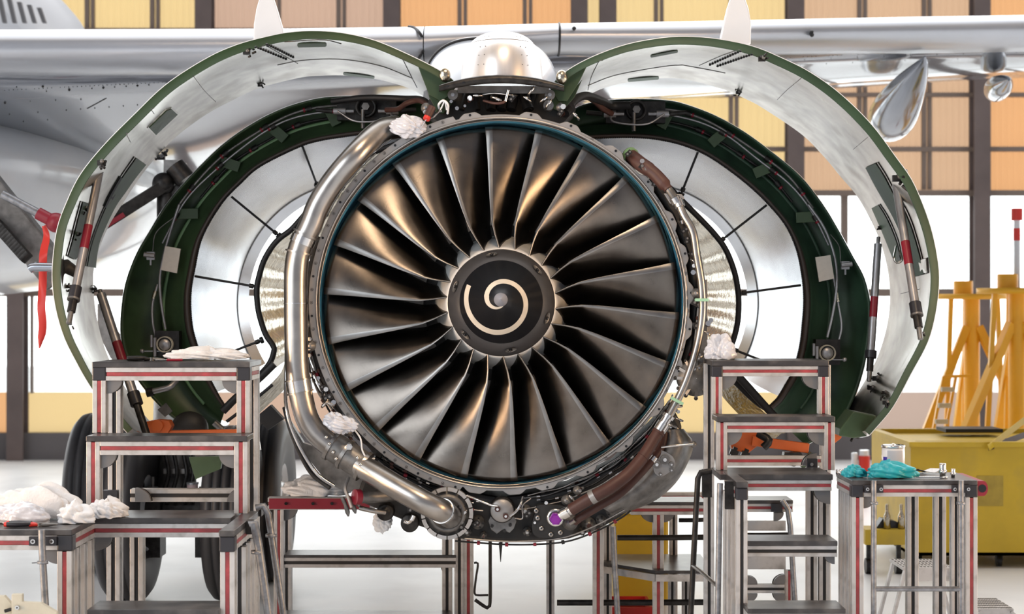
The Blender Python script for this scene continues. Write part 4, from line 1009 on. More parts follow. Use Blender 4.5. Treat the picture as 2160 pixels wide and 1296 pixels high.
def half(side, O, I, C, rear_c, rear_r, core_shift):
    rv = empty('thrust_reverser_half', P((O[10][0] + I[10][0]) / 2, 900, 13.4), jet)
    n = 120
    cI = ((750, 600) if side == 'L' else (1400, 600))
    A = [tuple(q) for q in cr(O, n)]; B = [tuple(q) for q in cr(I, n)]; Cc = [tuple(q) for q in cr(C, n)]
    gm = 'green_d' if side == 'L' else 'green_de'
    prof = [(0.0, 13.30), (0.02, 13.27), (0.06, 13.30), (0.10, 13.42), (0.45, 13.50), (0.62, 13.50), (0.64, 13.40), (0.80, 13.38), (0.86, 13.30), (0.90, 13.28)]
    rows = [[P(A[i][0] * (1 - f) + B[i][0] * f, A[i][1] * (1 - f) + B[i][1] * f, d) for i in range(n)] for f, d in prof]
    mb = MB().use(gm); mb.grid(rows, True); mb.build('green_bulkhead', parent=rv)
    S = Surf(rows)
    prof = [(0.90, 13.28), (0.92, 13.24), (0.98, 13.24), (1.0, 13.30), (1.0, 13.36)]
    mb = MB().use('seal_dark'); mb.grid([[P(A[i][0] * (1 - f) + B[i][0] * f, A[i][1] * (1 - f) + B[i][1] * f, d) for i in range(n)] for f, d in prof], True)
    mb.use('rubber')
    for k in range(0, 2 * n):
        f = (k + .5) / (2 * n) * (n - 1); i = int(f); t = f - i
        if i + 1 < n:
            x = B[i][0] * (1 - t) + B[i + 1][0] * t; y = B[i][1] * (1 - t) + B[i + 1][1] * t
            mb.sphere(P(x, y, 13.27), 0.0085, n=6, m=4)
    mb.build('edge_seal', parent=rv)
    # outer skin
    sh = 1.0; back = [P(A[i][0] + (cI[0] - A[i][0]) * .10, A[i][1] + (cI[1] - A[i][1]) * .10, 15.0) for i in range(n)]
    mb = MB().use('white_paint'); mb.grid([[P(*A[i], 13.30) for i in range(n)], [P(A[i][0] + (cI[0] - A[i][0]) * -.002, A[i][1] + (cI[1] - A[i][1]) * -.002, 13.6) for i in range(n)], back], True); mb.build('reverser_skin', parent=rv)
    # silver duct: from the inner edge to the rear ring
    Bs = B[: int(n * .96)]
    rows = []
    for k in range(14):
        v = k / 13.0; row = []
        for i, (x, y) in enumerate(Bs):
            a = math.atan2(y - rear_c[1], x - rear_c[0]); ex, ey = rear_c[0] + rear_r * math.cos(a), rear_c[1] + rear_r * 1.02 * math.sin(a)
            w = v ** 0.8; d = 13.36 + 1.9 * v
            # keep a bulging barrel: the wall runs almost straight back first and then closes in
            ww = 0.25 * v + 0.75 * v ** 1.7
            fx, fy = x * 13.36 / d + 1080 * (1 - 13.36 / d), y * 13.36 / d + 648 * (1 - 13.36 / d)
            row.append(P(fx * (1 - ww) + ex * ww, fy * (1 - ww) + ey * ww, d))
        rows.append(row)
    mb = MB().use('duct'); mb.grid(rows, True); mb.build('silver_duct_wall', parent=rv)
    DS = Surf(rows)
    ring = [p + Vector((0, -.01, 0)) for p in rows[-1]]
    mb = MB().use('white_paint'); mb.tube(ring, .012, 8, cap=True)
    r2 = [rows[-1][i] + (P(rear_c[0], rear_c[1], 15.5) - rows[-1][i]) * .06 + Vector((0, .25, 0)) for i in range(len(ring))]
    mb.use('duct'); mb.grid([rows[-1], r2], True); mb.build('rear_duct_ring', parent=rv)
    # core cowl: black front seal, polished wall behind and embossed blanket inside
    mb = MB().use('rubber'); mb.tube([P(x, y, 13.20) for x, y in Cc], 0.022, 12); mb.build('core_seal', parent=rv)
    cs = core_shift; rows = []
    for (f, d, o_) in ((0, 13.21, 0), (0.0, 13.3, 5), (0.10, 13.7, 8), (.30, 14.6, 0)):
        rows.append([P(x + cs * 100 * f + (-cs) * o_, y + (620 - y) * f * .5, d) for x, y in Cc])
    mb = MB().use('duct'); mb.grid(rows, True); mb.build('core_cowl_wall', parent=rv)
    rows = []
    for (f, d) in ((0.04, 13.21), (0.12, 13.3), (.35, 13.5), (.60, 13.75), (.9, 14.0), (1.3, 14.3)):
        rows.append([P(x + cs * 62 * f + cs * 3 * math.sin(k * .9) * (f > .1), y + (620 - y) * f * .22, d) for k, (x, y) in enumerate(Cc)])
    mb = MB().use('gold_blanket'); mb.grid(rows, True); mb.build('heat_blanket', parent=rv)
    return rv, S, DS, A, B
M['green_de'] = mat('dark_cool_green_paint', (0.040, 0.088, 0.052), 0.45, var=0.3, vscale=2.5, dirt_or_glint=(0.015, 0.03, 0.02), dirt_glint_amt=0.7, dirt_glint_scale=4)
rvL, QL, DL, ALo, ALi = half('L', DLO, DLI, DLC, (752, 640), 252, 1)
rvR, QR, DR, ARo, ARi = half('R', DRO, DRI, DRC, (1352, 640), 248, -1)

def arc_tube(rv, A, B, f, i0, i1, r, m, d=13.32, wob=0, name='bulkhead_tube', clamps=0, n=40):
    pts = []
    for k in range(n + 1):
        u = (i0 + (i1 - i0) * k / n) * (len(A) - 1); i = min(len(A) - 2, int(u)); t = u - i; ff = f + wob * math.sin(k * .35)
        x = (A[i][0] * (1 - t) + A[i + 1][0] * t) * (1 - ff) + (B[i][0] * (1 - t) + B[i + 1][0] * t) * ff
        y = (A[i][1] * (1 - t) + A[i + 1][1] * t) * (1 - ff) + (B[i][1] * (1 - t) + B[i + 1][1] * t) * ff
        pts.append(P(x, y, d))
    mb = MB().use(m); mb.tube(pts, r, 8)
    for c in range(clamps):
        i = int((c + .5) / clamps * n); t = (pts[i + 1] - pts[i]).normalized(); mb.use('dark'); mb.cyl(pts[i] - t * .02, pts[i] + t * .02, r + .012, 8); mb.use('red_d'); mb.cyl(pts[i] + t * .03, pts[i] + t * .045, r + .008, 8)
    mb.build(name, parent=rv)
for rv, A, B in ((rvL, ALo, ALi), (rvR, ARo, ARi)):
    arc_tube(rv, A, B, .22, .10, .52, .011, 'mid_metal', 13.33, .02, clamps=5)
    arc_tube(rv, A, B, .33, .12, .60, .008, 'steel_m', 13.33, .03, clamps=4)
    arc_tube(rv, A, B, .52, .12, .50, .010, 'dark', 13.42, .02, clamps=4)
    arc_tube(rv, A, B, .62, .15, .95, .018, 'green_l' if rv is rvL else 'green_e', 13.43, 0, name='bulkhead_rib')
    # brackets across the bulkhead
    for u in (.20, .31, .42, .54):
        i = int(u * 119); mb = MB().use('green_d'); a = P(*[A[i][k] * .72 + B[i][k] * .28 for k in (0, 1)], 13.36); b = P(*[A[i][k] * .30 + B[i][k] * .70 for k in (0, 1)], 13.36); mb.bar(a, b, .08, .02, up=(0, 1, 0)); mb.build('stiffener_bracket', parent=rv, bevel=.004)
def vtube(name, rv, pts, r, m, N=20, bands=None): etube(name, pts, r, m, 10, parent=rv, N=N, bands=bands)
# left bulkhead plumbing
vtube('bulkhead_tube', rvL, [(378, 432, 13.3), (362, 480, 13.3), (345, 540, 13.28), (337, 590, 13.28), (340, 640, 13.28), (349, 695, 13.28)], .011, 'steel_m')
vtube('bulkhead_tube', rvL, [(333, 600, 13.3), (322, 640, 13.3), (322, 680, 13.28), (328, 712, 13.28), (330, 745, 13.28)], .010, 'steel_m', bands=[(.2, .06, .006, 'gold_blanket')])
vtube('bulkhead_tube', rvL, [(322, 530, 13.3), (330, 490, 13.3), (372, 455, 13.3)], .005, 'mid_metal')
vtube('bulkhead_tube', rvR, [(1705, 432, 13.3), (1738, 480, 13.3), (1760, 540, 13.28), (1765, 600, 13.28), (1757, 660, 13.28), (1745, 712, 13.28)], .011, 'steel_m')
vtube('bulkhead_tube', rvR, [(1757, 580, 13.3), (1768, 640, 13.3), (1775, 690, 13.28), (1766, 730, 13.28)], .009, 'steel_m', bands=[(.35, .07, .006, 'gold_blanket')])
vtube('bulkhead_tube', rvR, [(1773, 555, 13.3), (1770, 520, 13.3), (1752, 495, 13.3)], .004, 'mid_metal')
for rv, poly, in ((rvL, [(348, 519), (381, 525), (373, 577), (339, 570)]), (rvR, [(1720, 543), (1752, 538), (1760, 588), (1728, 595)])):
    mb = MB().use('cream'); mb.prism([P(x, y, 13.22) for x, y in poly], (0, .02, 0)); mb.build('cream_square_pad', parent=rv, bevel=.003)
for rv, x, y in ((rvL, 348, 727), (rvR, 1745, 745)):
    c = P(x, y, 13.2); mb = MB().use('steel_m'); mb.lathe(c, [(0, -.03), (.03, -.028), (.045, -.01)], 24); mb.use('cream_steel'); mb.lathe(c, [(.050, -.01), (.054, -.03), (.060, -.03), (.062, .05)], 30)
    mb.use('dark'); mb.box(c + Vector((-.08, .02, -.09)), c + Vector((.10, .14, .10))); mb.use('steel_m'); mb.cyl(c + Vector((-.10, 0, -.02)), c + Vector((-.10, 0, .07)), .012, 10); mb.cyl(c + Vector((-.075, 0, -.09)), c + Vector((-.075, 0, .05)), .014, 10); mb.sphere(c + Vector((.13 if rv is rvR else -.17, 0, -.05)), .018, n=10, m=8)
    mb.bar(c + Vector((0, 0, -.05)), c + Vector((.13 if rv is rvR else -.17, 0, -.05)), .008)
    mb.build('actuator_valve', parent=rv)
for rv, x, y, s in ((rvL, 318, 540, 1), (rvR, 1783, 560, -1)):
    c = P(x, y, 13.28); mb = MB().use('steel_m'); mb.cyl(c + Vector((-.05 * s, 0, .01)), c + Vector((.03 * s, 0, 0)), .02, 12); mb.bar(c, c + Vector((0, 0, -.07)), .012); mb.box(c - Vector((.03, .01, .03)), c + Vector((.03, .03, .03))); mb.build('manual_drive', parent=rv)
# actuator clusters at the top
for rv, cx, cy, s in ((rvL, 772, 226, 1), (rvR, 1342, 232, -1)):
    c = P(cx, cy, 13.15); mb = MB().use('dark'); mb.box(c + Vector((-.22, .05, -.09)), c + Vector((.22, .16, .07)))
    mb.lathe(c, [(.055, 0), (.075, -.02), (.08, .02), (.06, .06)], 26); mb.use('mid_metal'); mb.cyl(c, c + Vector((0, -.05, 0)), .03, 6); mb.cyl(c + Vector((-.02, -.03, -.02)), c + Vector((-.02, -.03, -.16)), .015, 10)
    for k in (-1, 1):
        q = c + Vector((k * .15, 0, -.03)); mb.use('steel_m'); mb.cyl(q, q + Vector((k * .09, 0, 0)), .028, 6); mb.cyl(q, q + Vector((-k * .06, 0, 0)), .014, 8); mb.use('dark'); mb.cyl(q + Vector((k * .1, 0, 0)), q + Vector((k * .22, 0, .01)), .018, 10)
    mb.build('reverser_actuator', parent=rv)
    if s == 1:
        etube('brown_drive_sleeve', [(815, 232, 13.1), (840, 230, 13.0), (858, 218, 12.9), (885, 212, 12.8), (905, 225, 12.6), (925, 245, 12.4)], .02, 'brown', 12, parent=rv)
        etube('black_cable_hose', [(700, 214, 13.2), (770, 206, 13.1), (850, 208, 13.0), (890, 210, 12.8), (912, 228, 12.6)], .022, 'rubber', 12, parent=rv)
    else:
        etube('brown_drive_sleeve', [(1290, 240, 13.1), (1270, 228, 13.0), (1252, 212, 12.9), (1235, 204, 12.7), (1210, 215, 12.5), (1185, 240, 12.3)], .022, 'brown', 12, parent=rv)
        etube('black_cable_hose', [(1330, 222, 13.1), (1290, 222, 13.1), (1262, 210, 12.9), (1235, 202, 12.7), (1212, 212, 12.5), (1192, 240, 12.3)], .03, 'rubber', 12, parent=rv)
    etube('u_shaped_tube', [(cx - 60 * s, cy + 8, 13.1), (cx - 20 * s, cy + 30, 13.05), (cx + 45 * s, cy + 26, 13.05), (cx + 55 * s, cy + 10, 13.1)], .007, 'steel_m', 8, parent=rv)
# thin strut rods across the silver ducts
for rv, rods in ((rvL, [((638, 309), (669, 391), 13.4, 14.3), ((488, 415), (588, 497), 13.35, 13.5), ((411, 583), (540, 605), 13.35, 13.3), ((452, 757), (552, 718), 13.35, 13.3)]),
                 (rvR, [((1472, 321), (1437, 409), 13.35, 13.4), ((1617, 433), (1517, 511), 13.35, 13.3), ((1689, 602), (1560, 619), 13.35, 13.3), ((1625, 768), (1543, 736), 13.35, 13.3)])):
    for a, b, da, db in rods:
        mb = MB().use('rubber'); p, q = P(*a, da), P(*b, db); mb.cyl(p, q, .009, 8); t = (q - p).normalized(); mb.use('dark'); mb.cyl(q - t * .05, q - t * .02, .018, 8); mb.cyl(q - t * .01, q + t * .01, .026, 8)
        mb.build('duct_strut', parent=rv)
# dark wedge fairings at the lower end of the ducts
mb = MB().use('gold_blanket'); rows = [[P(x, y, d) for x, y in cr([(505, 870), (545, 835), (590, 790), (600, 765)], 14)] for d in (13.3,)] + [[P(x, y, 13.6) for x, y in cr([(520, 900), (560, 860), (600, 822), (625, 790)], 14)]]
mb.grid(rows, True); mb.build('lower_duct_fairing', parent=rvL)
mb = MB().use('rubber'); mb.tube(pc([(470, 868, 13.1), (500, 838, 13.1), (545, 800, 13.1), (578, 768, 13.1)], 12), .03, 10); mb.tube(pc([(478, 890, 13.1), (520, 858, 13.1), (575, 812, 13.1)], 10), .012, 8); mb.build('lower_edge_seal', parent=rvL)
mb = MB().use('gold_blanket'); rows = [[P(x, y, d) for x, y in cr([(1518, 775), (1560, 820), (1612, 870), (1660, 905)], 14)] for d in (13.3,)] + [[P(x, y, 13.6) for x, y in cr([(1495, 800), (1535, 850), (1585, 900), (1630, 930)], 14)]]
mb.grid(rows, True); mb.build('lower_duct_fairing', parent=rvR)
mb = MB().use('rubber'); mb.tube(pc([(1530, 765, 13.1), (1570, 808, 13.1), (1618, 862, 13.1), (1650, 895, 13.1)], 12), .03, 10); mb.build('lower_edge_seal', parent=rvR)
# lower green/black pieces of the left half seen through the stand
mb = MB().use('case_dark'); mb.sphere(P(400, 905, 13.1), .14, .1, .13, 20, 12); mb.build('black_drain_cover', parent=rvL)
mb = MB().use('mid_metal'); mb.prism([P(x, y, 13.18) for x, y in ((332, 865), (350, 850), (364, 868), (348, 880))], (0, .01, 0)); mb.build('grey_patch', parent=rvL)
mb = MB().use('mid_metal'); mb.cyl(P(452, 892, 13.0), P(470, 908, 13.0), .025, 12); mb.build('silver_latch', parent=rvL)
etube('support_elbow', [(310, 829, 13.1), (340, 822, 13.1), (358, 817, 13.1), (372, 803, 13.15)], .022, 'steel_m', 14, parent=rvL, N=12, bands=[(.1, .05, .012, 'dark')])

# ------------------------------------------------------------ wing
wing = empty('wing', P(1080, 160, 16), jet)
def sect(px):
    """(top y, bottom y of the leading edge, underside crease y, rear y, LE depth, rear depth) by picture column"""
    t = [(-700, 50, 160, 190, 560, 14.0, 20.5), (0, 51, 150, 178, 420, 14.4, 20.3), (300, 50, 149, 172, 390, 14.6, 20.2), (600, 49, 148, 166, 300, 14.8, 20.1), (890, 45, 140, 158, 245, 15.0, 20.0), (1180, 39, 105, 140, 228, 15.2, 20.0),
         (1440, 35, 108, 135, 215, 15.6, 20.0), (1700, 30, 104, 122, 200, 16.1, 20.0), (1960, 25, 101, 112, 182, 16.6, 20.1), (2160, 22, 98, 106, 170, 17.0, 20.2), (2700, 16, 88, 95, 150, 18.2, 20.6)]
    return [float(np.interp(px, [q[0] for q in t], [q[k] for q in t])) for k in range(1, 7 + 0)]
def le_rows(x0, x1, n, m_):
    rows = []
    for px in np.linspace(x0, x1, n):
        yt, yb, yc, yr, dl, dr = sect(px); X = (px - 1080) * dl / F
        zt = CH - (yt - 648) * dl / F; zb = CH - (yb - 648) * (dl + .1) / F
        row = [Vector((X, dl - CD + 1.2, zt - .02)), Vector((X, dl - CD + .5, zt + .005))]
        for a in np.linspace(80, -82, 16):
            row.append(Vector((X, dl - CD + .32 - .32 * math.cos(R(a)), (zt + zb) / 2 + (zt - zb) / 2 * math.sin(R(a)))))
        row.append(Vector((X, dl - CD + .55, zb + .01)))
        rows.append(row)
    return rows
for (x0, x1, m_, nm) in ((-700, 892, 'slat_metal', 'inboard_slat'), (894, 1179, 'slat_metal', 'middle_leading_edge'), (1183, 2700, 'slat_metal', 'outboard_slat')):
    mb = MB().use(m_); mb.grid(le_rows(x0, x1, 24, m_), True); mb.build(nm, parent=wing)
# black rubber ends between the slats
LES = Surf(le_rows(600, 1100, 300, 0))
mb = MB().use('rubber'); mb.tube([Vector(q) for q in cr([list(LES.at(x, y, 0.0)[0]) for x, y in ((862, 54), (877, 60), (890, 77), (895, 92), (892, 108), (884, 122))], 40)], .013, 8); mb.build('slat_end_seal', parent=wing)
mb = MB().use('rubber'); mb.tube([Vector((v.x, v.y - .002, v.z)) for v in le_rows(1181, 1182, 2, 0)[0][1:]], .010, 8); mb.build('slat_end_seal', parent=wing)
# underside
rows = []
for px in np.linspace(-700, 2700, 60):
    yt, yb, yc, yr, dl, dr = sect(px); X = (px - 1080) * dl / F
    z0 = CH - (yc - 648) * (dl + .45) / F; z1 = CH - (yr - 648) * dr / F
    zb = CH - (yb - 648) * (dl + .1) / F
    row = [Vector((X, dl - CD + .50, zb + .02)), Vector((X, dl - CD + .52, z0 + .03)), Vector((X, dl - CD + .60, z0))]
    for v in np.linspace(0.08, 1, 18):
        sag = -0.10 * math.sin(math.pi * min(1, v * 1.2)) if v < .83 else 0
        row.append(Vector((X, dl - CD + .6 + (dr - dl - .6) * v, z0 + (z1 - z0) * v + sag + .012 * math.sin(v * 9 + px * .004))))
    row.append(Vector((X, dr - CD + .02, z1 + .05))); row.append(Vector((X, dl - CD + 1.2, CH - (yt - 648) * dl / F - .02)))
    rows.append(row)
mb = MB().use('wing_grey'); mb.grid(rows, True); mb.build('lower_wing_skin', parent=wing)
US = Surf(rows)
# fastener rows and panel lines under the wing
mb = MB().use('slot')
for k in range(14):
    x = 2 + k * 24; p, n = US.at(x, 198 - k * 1.5, .004); mb.sphere(p, .011 if k % 3 == 0 else .006, n=6, m=4)
for k in range(60):
    x = 10 + k * 9; p, n = US.at(x, 190 - k * .45, .003); mb.sphere(p, .004, n=5, m=3)
for k in range(12):
    p, n = US.at(20 + k * 30, 241 - k * 2.2, .003); mb.sphere(p, .006, n=5, m=3)
for k in range(60):
    p, n = US.at(1640 + k * 9, 104 + 18 - k * .4, .003); mb.sphere(p, .004, n=5, m=3)
mb.build('fastener_row', parent=wing)
mb = MB().use('slot'); mb.bar(US.at(212, 196, .002)[0], US.at(184, 229, .002)[0], .008, .004); mb.build('panel_seam', parent=wing)
# leading edge details
mb = MB().use('slot')
rs = random.Random(11)
for k in range(40):
    x = rs.uniform(900, 1170); p = P(x, rs.choice([58, 62, 66, 88, 92, 96]), 14.9)
for (x, y) in ((1712, 68), (1713, 74), (1211, 60)):
    c = P(x, y, sect(x)[4] - .04); mb.sphere(c, .018, .05, .018, n=8, m=6)
mb.build('static_port', parent=wing)
# flap track fairings
def canoe(pts, name):
    mb = MB().use('fairing_metal'); q = cr(pts, 30)
    path = [P(a[0], a[1], a[2]) for a in q]; mb.tube(path, [float(a[3]) * a[2] / F for a in q], 32); return mb.build(name, parent=wing)
canoe([(1951, 119, 16.9, 2), (1948, 130, 16.95, 9), (1938, 150, 17.1, 20), (1922, 178, 17.35, 33), (1903, 210, 17.7, 44), (1888, 236, 18.1, 50), (1878, 252, 18.5, 47), (1876, 258, 18.8, 36), (1876, 262, 18.9, 4)], 'flap_track_fairing')
canoe([(2128, 168, 17.6, 3), (2122, 174, 17.8, 14), (2112, 182, 18.1, 24), (2103, 188, 18.6, 27), (2100, 192, 19.0, 20), (2100, 193, 19.1, 3)], 'flap_track_fairing')
canoe([(1330, 160, 16.9, 3), (1325, 166, 17.2, 14), (1318, 172, 17.7, 22), (1312, 178, 18.2, 24), (1310, 180, 18.6, 4)], 'flap_track_fairing')

# ------------------------------------------------------------ fuselage belly at the left
fus = empty('fuselage', P(-150, 420, 19), jet)
rows = []
cx, cz = (-150 - 1080) * 19 / F, CH - (400 - 648) * 19 / F
for k in range(24):
    v = k / 23.0; y = 2.6 + 9 * v; s = math.sin(math.pi * (0.06 + .88 * v)) ** .55
    rows.append([Vector((cx + 2.45 * s * math.cos(a), y, cz + 1.15 * s * math.sin(a) + .03 * math.sin(a * 5 + v * 7))) for a in np.linspace(0, 2 * math.pi, 48, endpoint=False)])
mb = MB().use('white_paint'); mb.grid(rows, True, True); mb.build('belly_fairing', parent=fus)

# ------------------------------------------------------------ landing gear
gear = empty('main_landing_gear', (P(380, 648, 15.0).x, 15.0 - CD, 0), jet)
def tyre(px, w_px, ytop, d, lean=0):
    r = 0.715; c = Vector(((px - 1080) * d / F, d - CD, r)); w = w_px * d / F / 2
    mb = MB().use('tyre')
    prof = [(.30, -w * .75), (.42, -w * .92), (.56, -w), (.65, -w * .92), (.70, -w * .70), (.713, -w * .45), (.700, -w * .42), (.700, -w * .36), (.715, -w * .33), (.716, -w * .06), (.703, -w * .04), (.703, w * .04), (.716, w * .06), (.715, w * .33), (.700, w * .36), (.700, w * .42), (.713, w * .45), (.70, w * .70), (.65, w * .92), (.56, w), (.42, w * .92), (.30, w * .75)]
    mb.lathe(c, prof, 64, axis='X'); mb.build('tyre', parent=gear)
    mb = MB().use('white_paint'); mb.lathe(c, [(.02, w * .3), (.12, w * .45), (.14, w * .8), (.2, w * .4), (.27, w * .5), (.30, w * .76), (.31, w * .8)], 40, axis='X'); mb.lathe(c, [(.02, -w * .3), (.12, -w * .45), (.2, -w * .4), (.27, -w * .5), (.31, -w * .8)], 40, axis='X')
    for k in range(9):
        q = 2 * math.pi * k / 9; mb.use('dark'); mb.cyl(c + Vector((w * .5, .22 * math.sin(q), .22 * math.cos(q))), c + Vector((w * .62, .22 * math.sin(q), .22 * math.cos(q))), .03, 10)
    mb.build('wheel_hub', parent=gear)
tyre(275, 92, 0, 14.55); tyre(212, 96, 0, 16.3); tyre(493, 92, 0, 14.55); tyre(560, 98, 0, 15.6)
mb = MB().use('dark'); d = 14.8
mb.cyl(Vector(((290 - 1080) * d / F, d - CD, .715)), Vector(((500 - 1080) * d / F, d - CD, .715)), .10, 18)
mb.build('axle', parent=gear)
for x in (330, 438):
    mb = MB().use('dark'); c = Vector(((x - 1080) * d / F, d - CD - .1, .50)); mb.box(c + Vector((-.07, -.1, -.16)), c + Vector((.07, .15, .30))); mb.use('mid_metal'); mb.cyl(c + Vector((0, -.05, .3)), c + Vector((0, -.05, .42)), .045, 12); mb.cyl(c + Vector((0, -.05, .42)), c + Vector((0, -.05, .50)), .015, 8); mb.build('brake_unit', parent=gear)
mb = MB().use('mid_metal'); mb.cyl(P(375, 1075, 14.9), P(372, 950, 15.0), .16, 24); mb.cyl(P(372, 950, 15.0), P(378, 700, 15.3), .2, 24)
mb.box(P(345, 1000, 14.7), P(420, 985, 14.9)); mb.use('dark')
for x in (350, 368, 388, 402): mb.tube(pc([(x, 960, 14.7), (x + 6, 1000, 14.65), (x - 4, 1040, 14.65), (x + 2, 1060, 14.7)], 12), .018, 8)
mb.build('gear_strut', parent=gear)
mb = MB().use('pinkish'); mb.cyl(P(406, 1050, 14.5), P(406, 1020, 14.5), .045, 20); mb.use('steel_m'); mb.cyl(P(406, 1022, 14.5), P(406, 1018, 14.5), .05, 20); mb.cyl(P(406, 1053, 14.5), P(406, 1049, 14.5), .05, 20); mb.build('filter_canister', parent=gear)
# upper gear: dark leg, brace and door seen between cowl and duct
mb = MB().use('mid_metal'); mb.box(P(345, 470, 15.5), P(395, 345, 15.9)); mb.use('dark'); mb.cyl(P(350, 400, 15.45), P(350, 470, 15.45), .08, 16); mb.cyl(P(368, 350, 15.4), P(392, 380, 15.4), .09, 14); mb.sphere(P(345, 388, 15.4), .1); mb.box(P(362, 420, 15.4), P(400, 395, 15.6)); mb.build('gear_leg_head', parent=gear)
mb = MB().use('dark'); mb.bar(P(352, 388, 15.4), P(215, 475, 15.2), .14, .1); mb.use('red_d'); mb.bar(P(260, 453, 15.18), P(205, 488, 15.1), .10, .04); mb.build('gear_side_brace', parent=gear)
mb = MB().use('mid_metal'); mb.bar(P(-60, 355, 14.2), P(128, 590, 14.6), .26, .16, up=(0, 1, 0)); mb.use('dark')
for k in range(14):
    f = k / 13.0; x, y = -10 + 62 * f, 470 + 70 * f; c = P(x, y, 14.25); mb.cyl(c + Vector((-.03, 0, -.03)), c + Vector((.03, 0, .03)), .05, 10)
mb.build('diagonal_gear_brace', parent=gear, bevel=.02)
mb = MB().use('galv'); mb.cyl(P(5, 410, 14.1), P(84, 452, 14.1), .035, 14); mb.use('red_d'); mb.cyl(P(80, 450, 14.1), P(122, 472, 14.1), .05, 14); mb.sphere(P(118, 470, 14.1), .08); mb.build('gear_lock_pin', parent=gear)
mb = MB().use('mid_metal'); mb.prism([P(x, y, 14.6) for x, y in ((205, 640), (258, 720), (262, 790), (232, 755), (205, 700))], (0, .1, 0)); mb.build('gear_door_panel', parent=gear, bevel=.01)
mb = MB().use('fairing_metal'); mb.tube(pc([(62, 568, 13.6), (70, 564, 13.6), (100, 564, 13.6), (140, 565, 13.6)], 12), .035, 14); mb.cyl(P(75, 560, 13.6), P(75, 553, 13.6), .008, 6); mb.build('white_gear_link', parent=gear)

# red warning streamer hanging from the gear pin
q = cr([(92, 477, 13.9), (98, 500, 13.9), (91, 540, 13.88), (90, 600, 13.86), (87, 650, 13.88), (90, 690, 13.86), (84, 735, 13.88)], 40)
rows = []
for k, (x, y, dd) in enumerate(q):
    w = 4 + 4.5 * min(1, k / 6) if k < 36 else 8.5 * (40 - k) / 5 + .4
    rows.append([P(x - w, y, dd + .03 * math.sin(k * .4)), P(x, y, dd - .015 + .02 * math.sin(k * .4)), P(x + w, y - 3, dd + .03 * math.cos(k * .35))])
back = [[p + Vector((0, .003, 0)) for p in r] for r in rows]
mb = MB().use('red_b'); mb.grid(rows, True); mb.grid(back, True)
tag(mb.build('warning_streamer'), 'long red ribbon streamer hanging from the gear pin beside the left cowl', 'streamer')

# another aircraft's white tail surface far behind at the top left
tail = empty('parked_airliner', P(60, 40, 24)); tail.location.z = 0
tag(tail, 'white rounded body of a second aircraft with slanted dark slots above the wing', 'airplane')
rows = []
for k in range(14):
    v = k / 13.0
    rows.append([P(x * (1 - .05 * v), y + 20 * v, 23.6 + 2.5 * v) for x, y in cr([(-160, -160), (-40, -120), (60, -60), (120, -10), (150, 22), (172, 50), (190, 90), (200, 150)], 24)])
nose = [P(x * .8 - 60, y + 60, 23.3) for x, y in cr([(-160, -160), (-40, -120), (60, -60), (120, -10), (150, 22), (172, 50), (190, 90), (200, 150)], 24)]
rows.insert(0, nose)
mb = MB().use('white_paint'); mb.grid(rows, True); mb.add([p for p in nose] + [P(-200, 150, 23.3)], [tuple(range(25))], False); mb.build('fuselage_skin', parent=tail)
for k in range(5):
    x = 2 + k * 21; mb = MB().use('gusset'); mb.prism([P(x - 9, 0 - 8 + k * 6, 22.9), P(x, 0 - 8 + k * 6, 22.9), P(x + 11, 48, 22.9), P(x + 3, 48, 22.9)], (0, .06, 0)); mb.build('dark_slot', parent=tail)

# orange latch brackets at the foot of the reverser halves
mb = MB().use('orange'); mb.prism([P(x, y, 12.75) for x, y in ((296, 905), (308, 890), (330, 886), (356, 888), (362, 900), (352, 918), (305, 920))], (0, .12, 0)); c = P(331, 899, 12.72); mb.cyl(c, c + Vector((0, .1, 0)), .042, 24)
mb.bar(P(345, 916, 12.8), P(540, 912, 12.8), .05, .05); mb.build('orange_latch_bracket', parent=rvL, bevel=.005)
mb = MB().use('red_b'); mb.prism([P(x, y, 12.7) for x, y in ((268, 898), (280, 896), (290, 918), (282, 918))], (0, .02, 0)); mb.build('red_flag_latch', parent=rvL)
mb = MB().use('orange'); mb.prism([P(x, y, 12.9) for x, y in ((1545, 905), (1600, 905), (1600, 940), (1578, 957), (1545, 950), (1538, 930))], (0, .12, 0))
mb.bar(P(1585, 930, 12.9), P(1705, 946, 12.9), .07, .07); mb.prism([P(x, y, 12.9) for x, y in ((1745, 905), (1778, 905), (1775, 925), (1755, 940))], (0, .1, 0)); mb.build('orange_latch_bracket', parent=rvR, bevel=.005)
for (x, y) in ((1548, 952), (1572, 956)):
    mb = MB().use('dark'); mb.bar(P(x - 8, y, 12.85), P(x + 8, y + 6, 12.85), .04, .04); mb.bar(P(x + 4, y - 8, 12.85), P(x - 4, y + 12, 12.85), .03, .03); mb.build('latch_hook', parent=rvR)
mb = MB().use('dark'); mb.tube(pc([(1600, 915, 12.8), (1622, 930, 12.75), (1610, 945, 12.75)], 8), .03, 10); mb.prism([P(x, y, 12.8) for x, y in ((1655, 955), (1690, 955), (1700, 975), (1675, 985), (1650, 978))], (0, .1, 0)); mb.build('latch_arm', parent=rvR)
mb = MB().use('green_d'); mb.prism([P(x, y, 12.82) for x, y in ((1680, 975), (1712, 955), (1722, 965), (1695, 990))], (0, .06, 0)); mb.build('green_latch_tongue', parent=rvR)
mb = MB().use('green_d'); mb.prism([P(x, y, 13.0) for x, y in ((398, 965), (470, 963), (465, 990), (440, 1000), (412, 1012))], (0, .05, 0)); mb.build('lower_shroud_flap', parent=rvL)
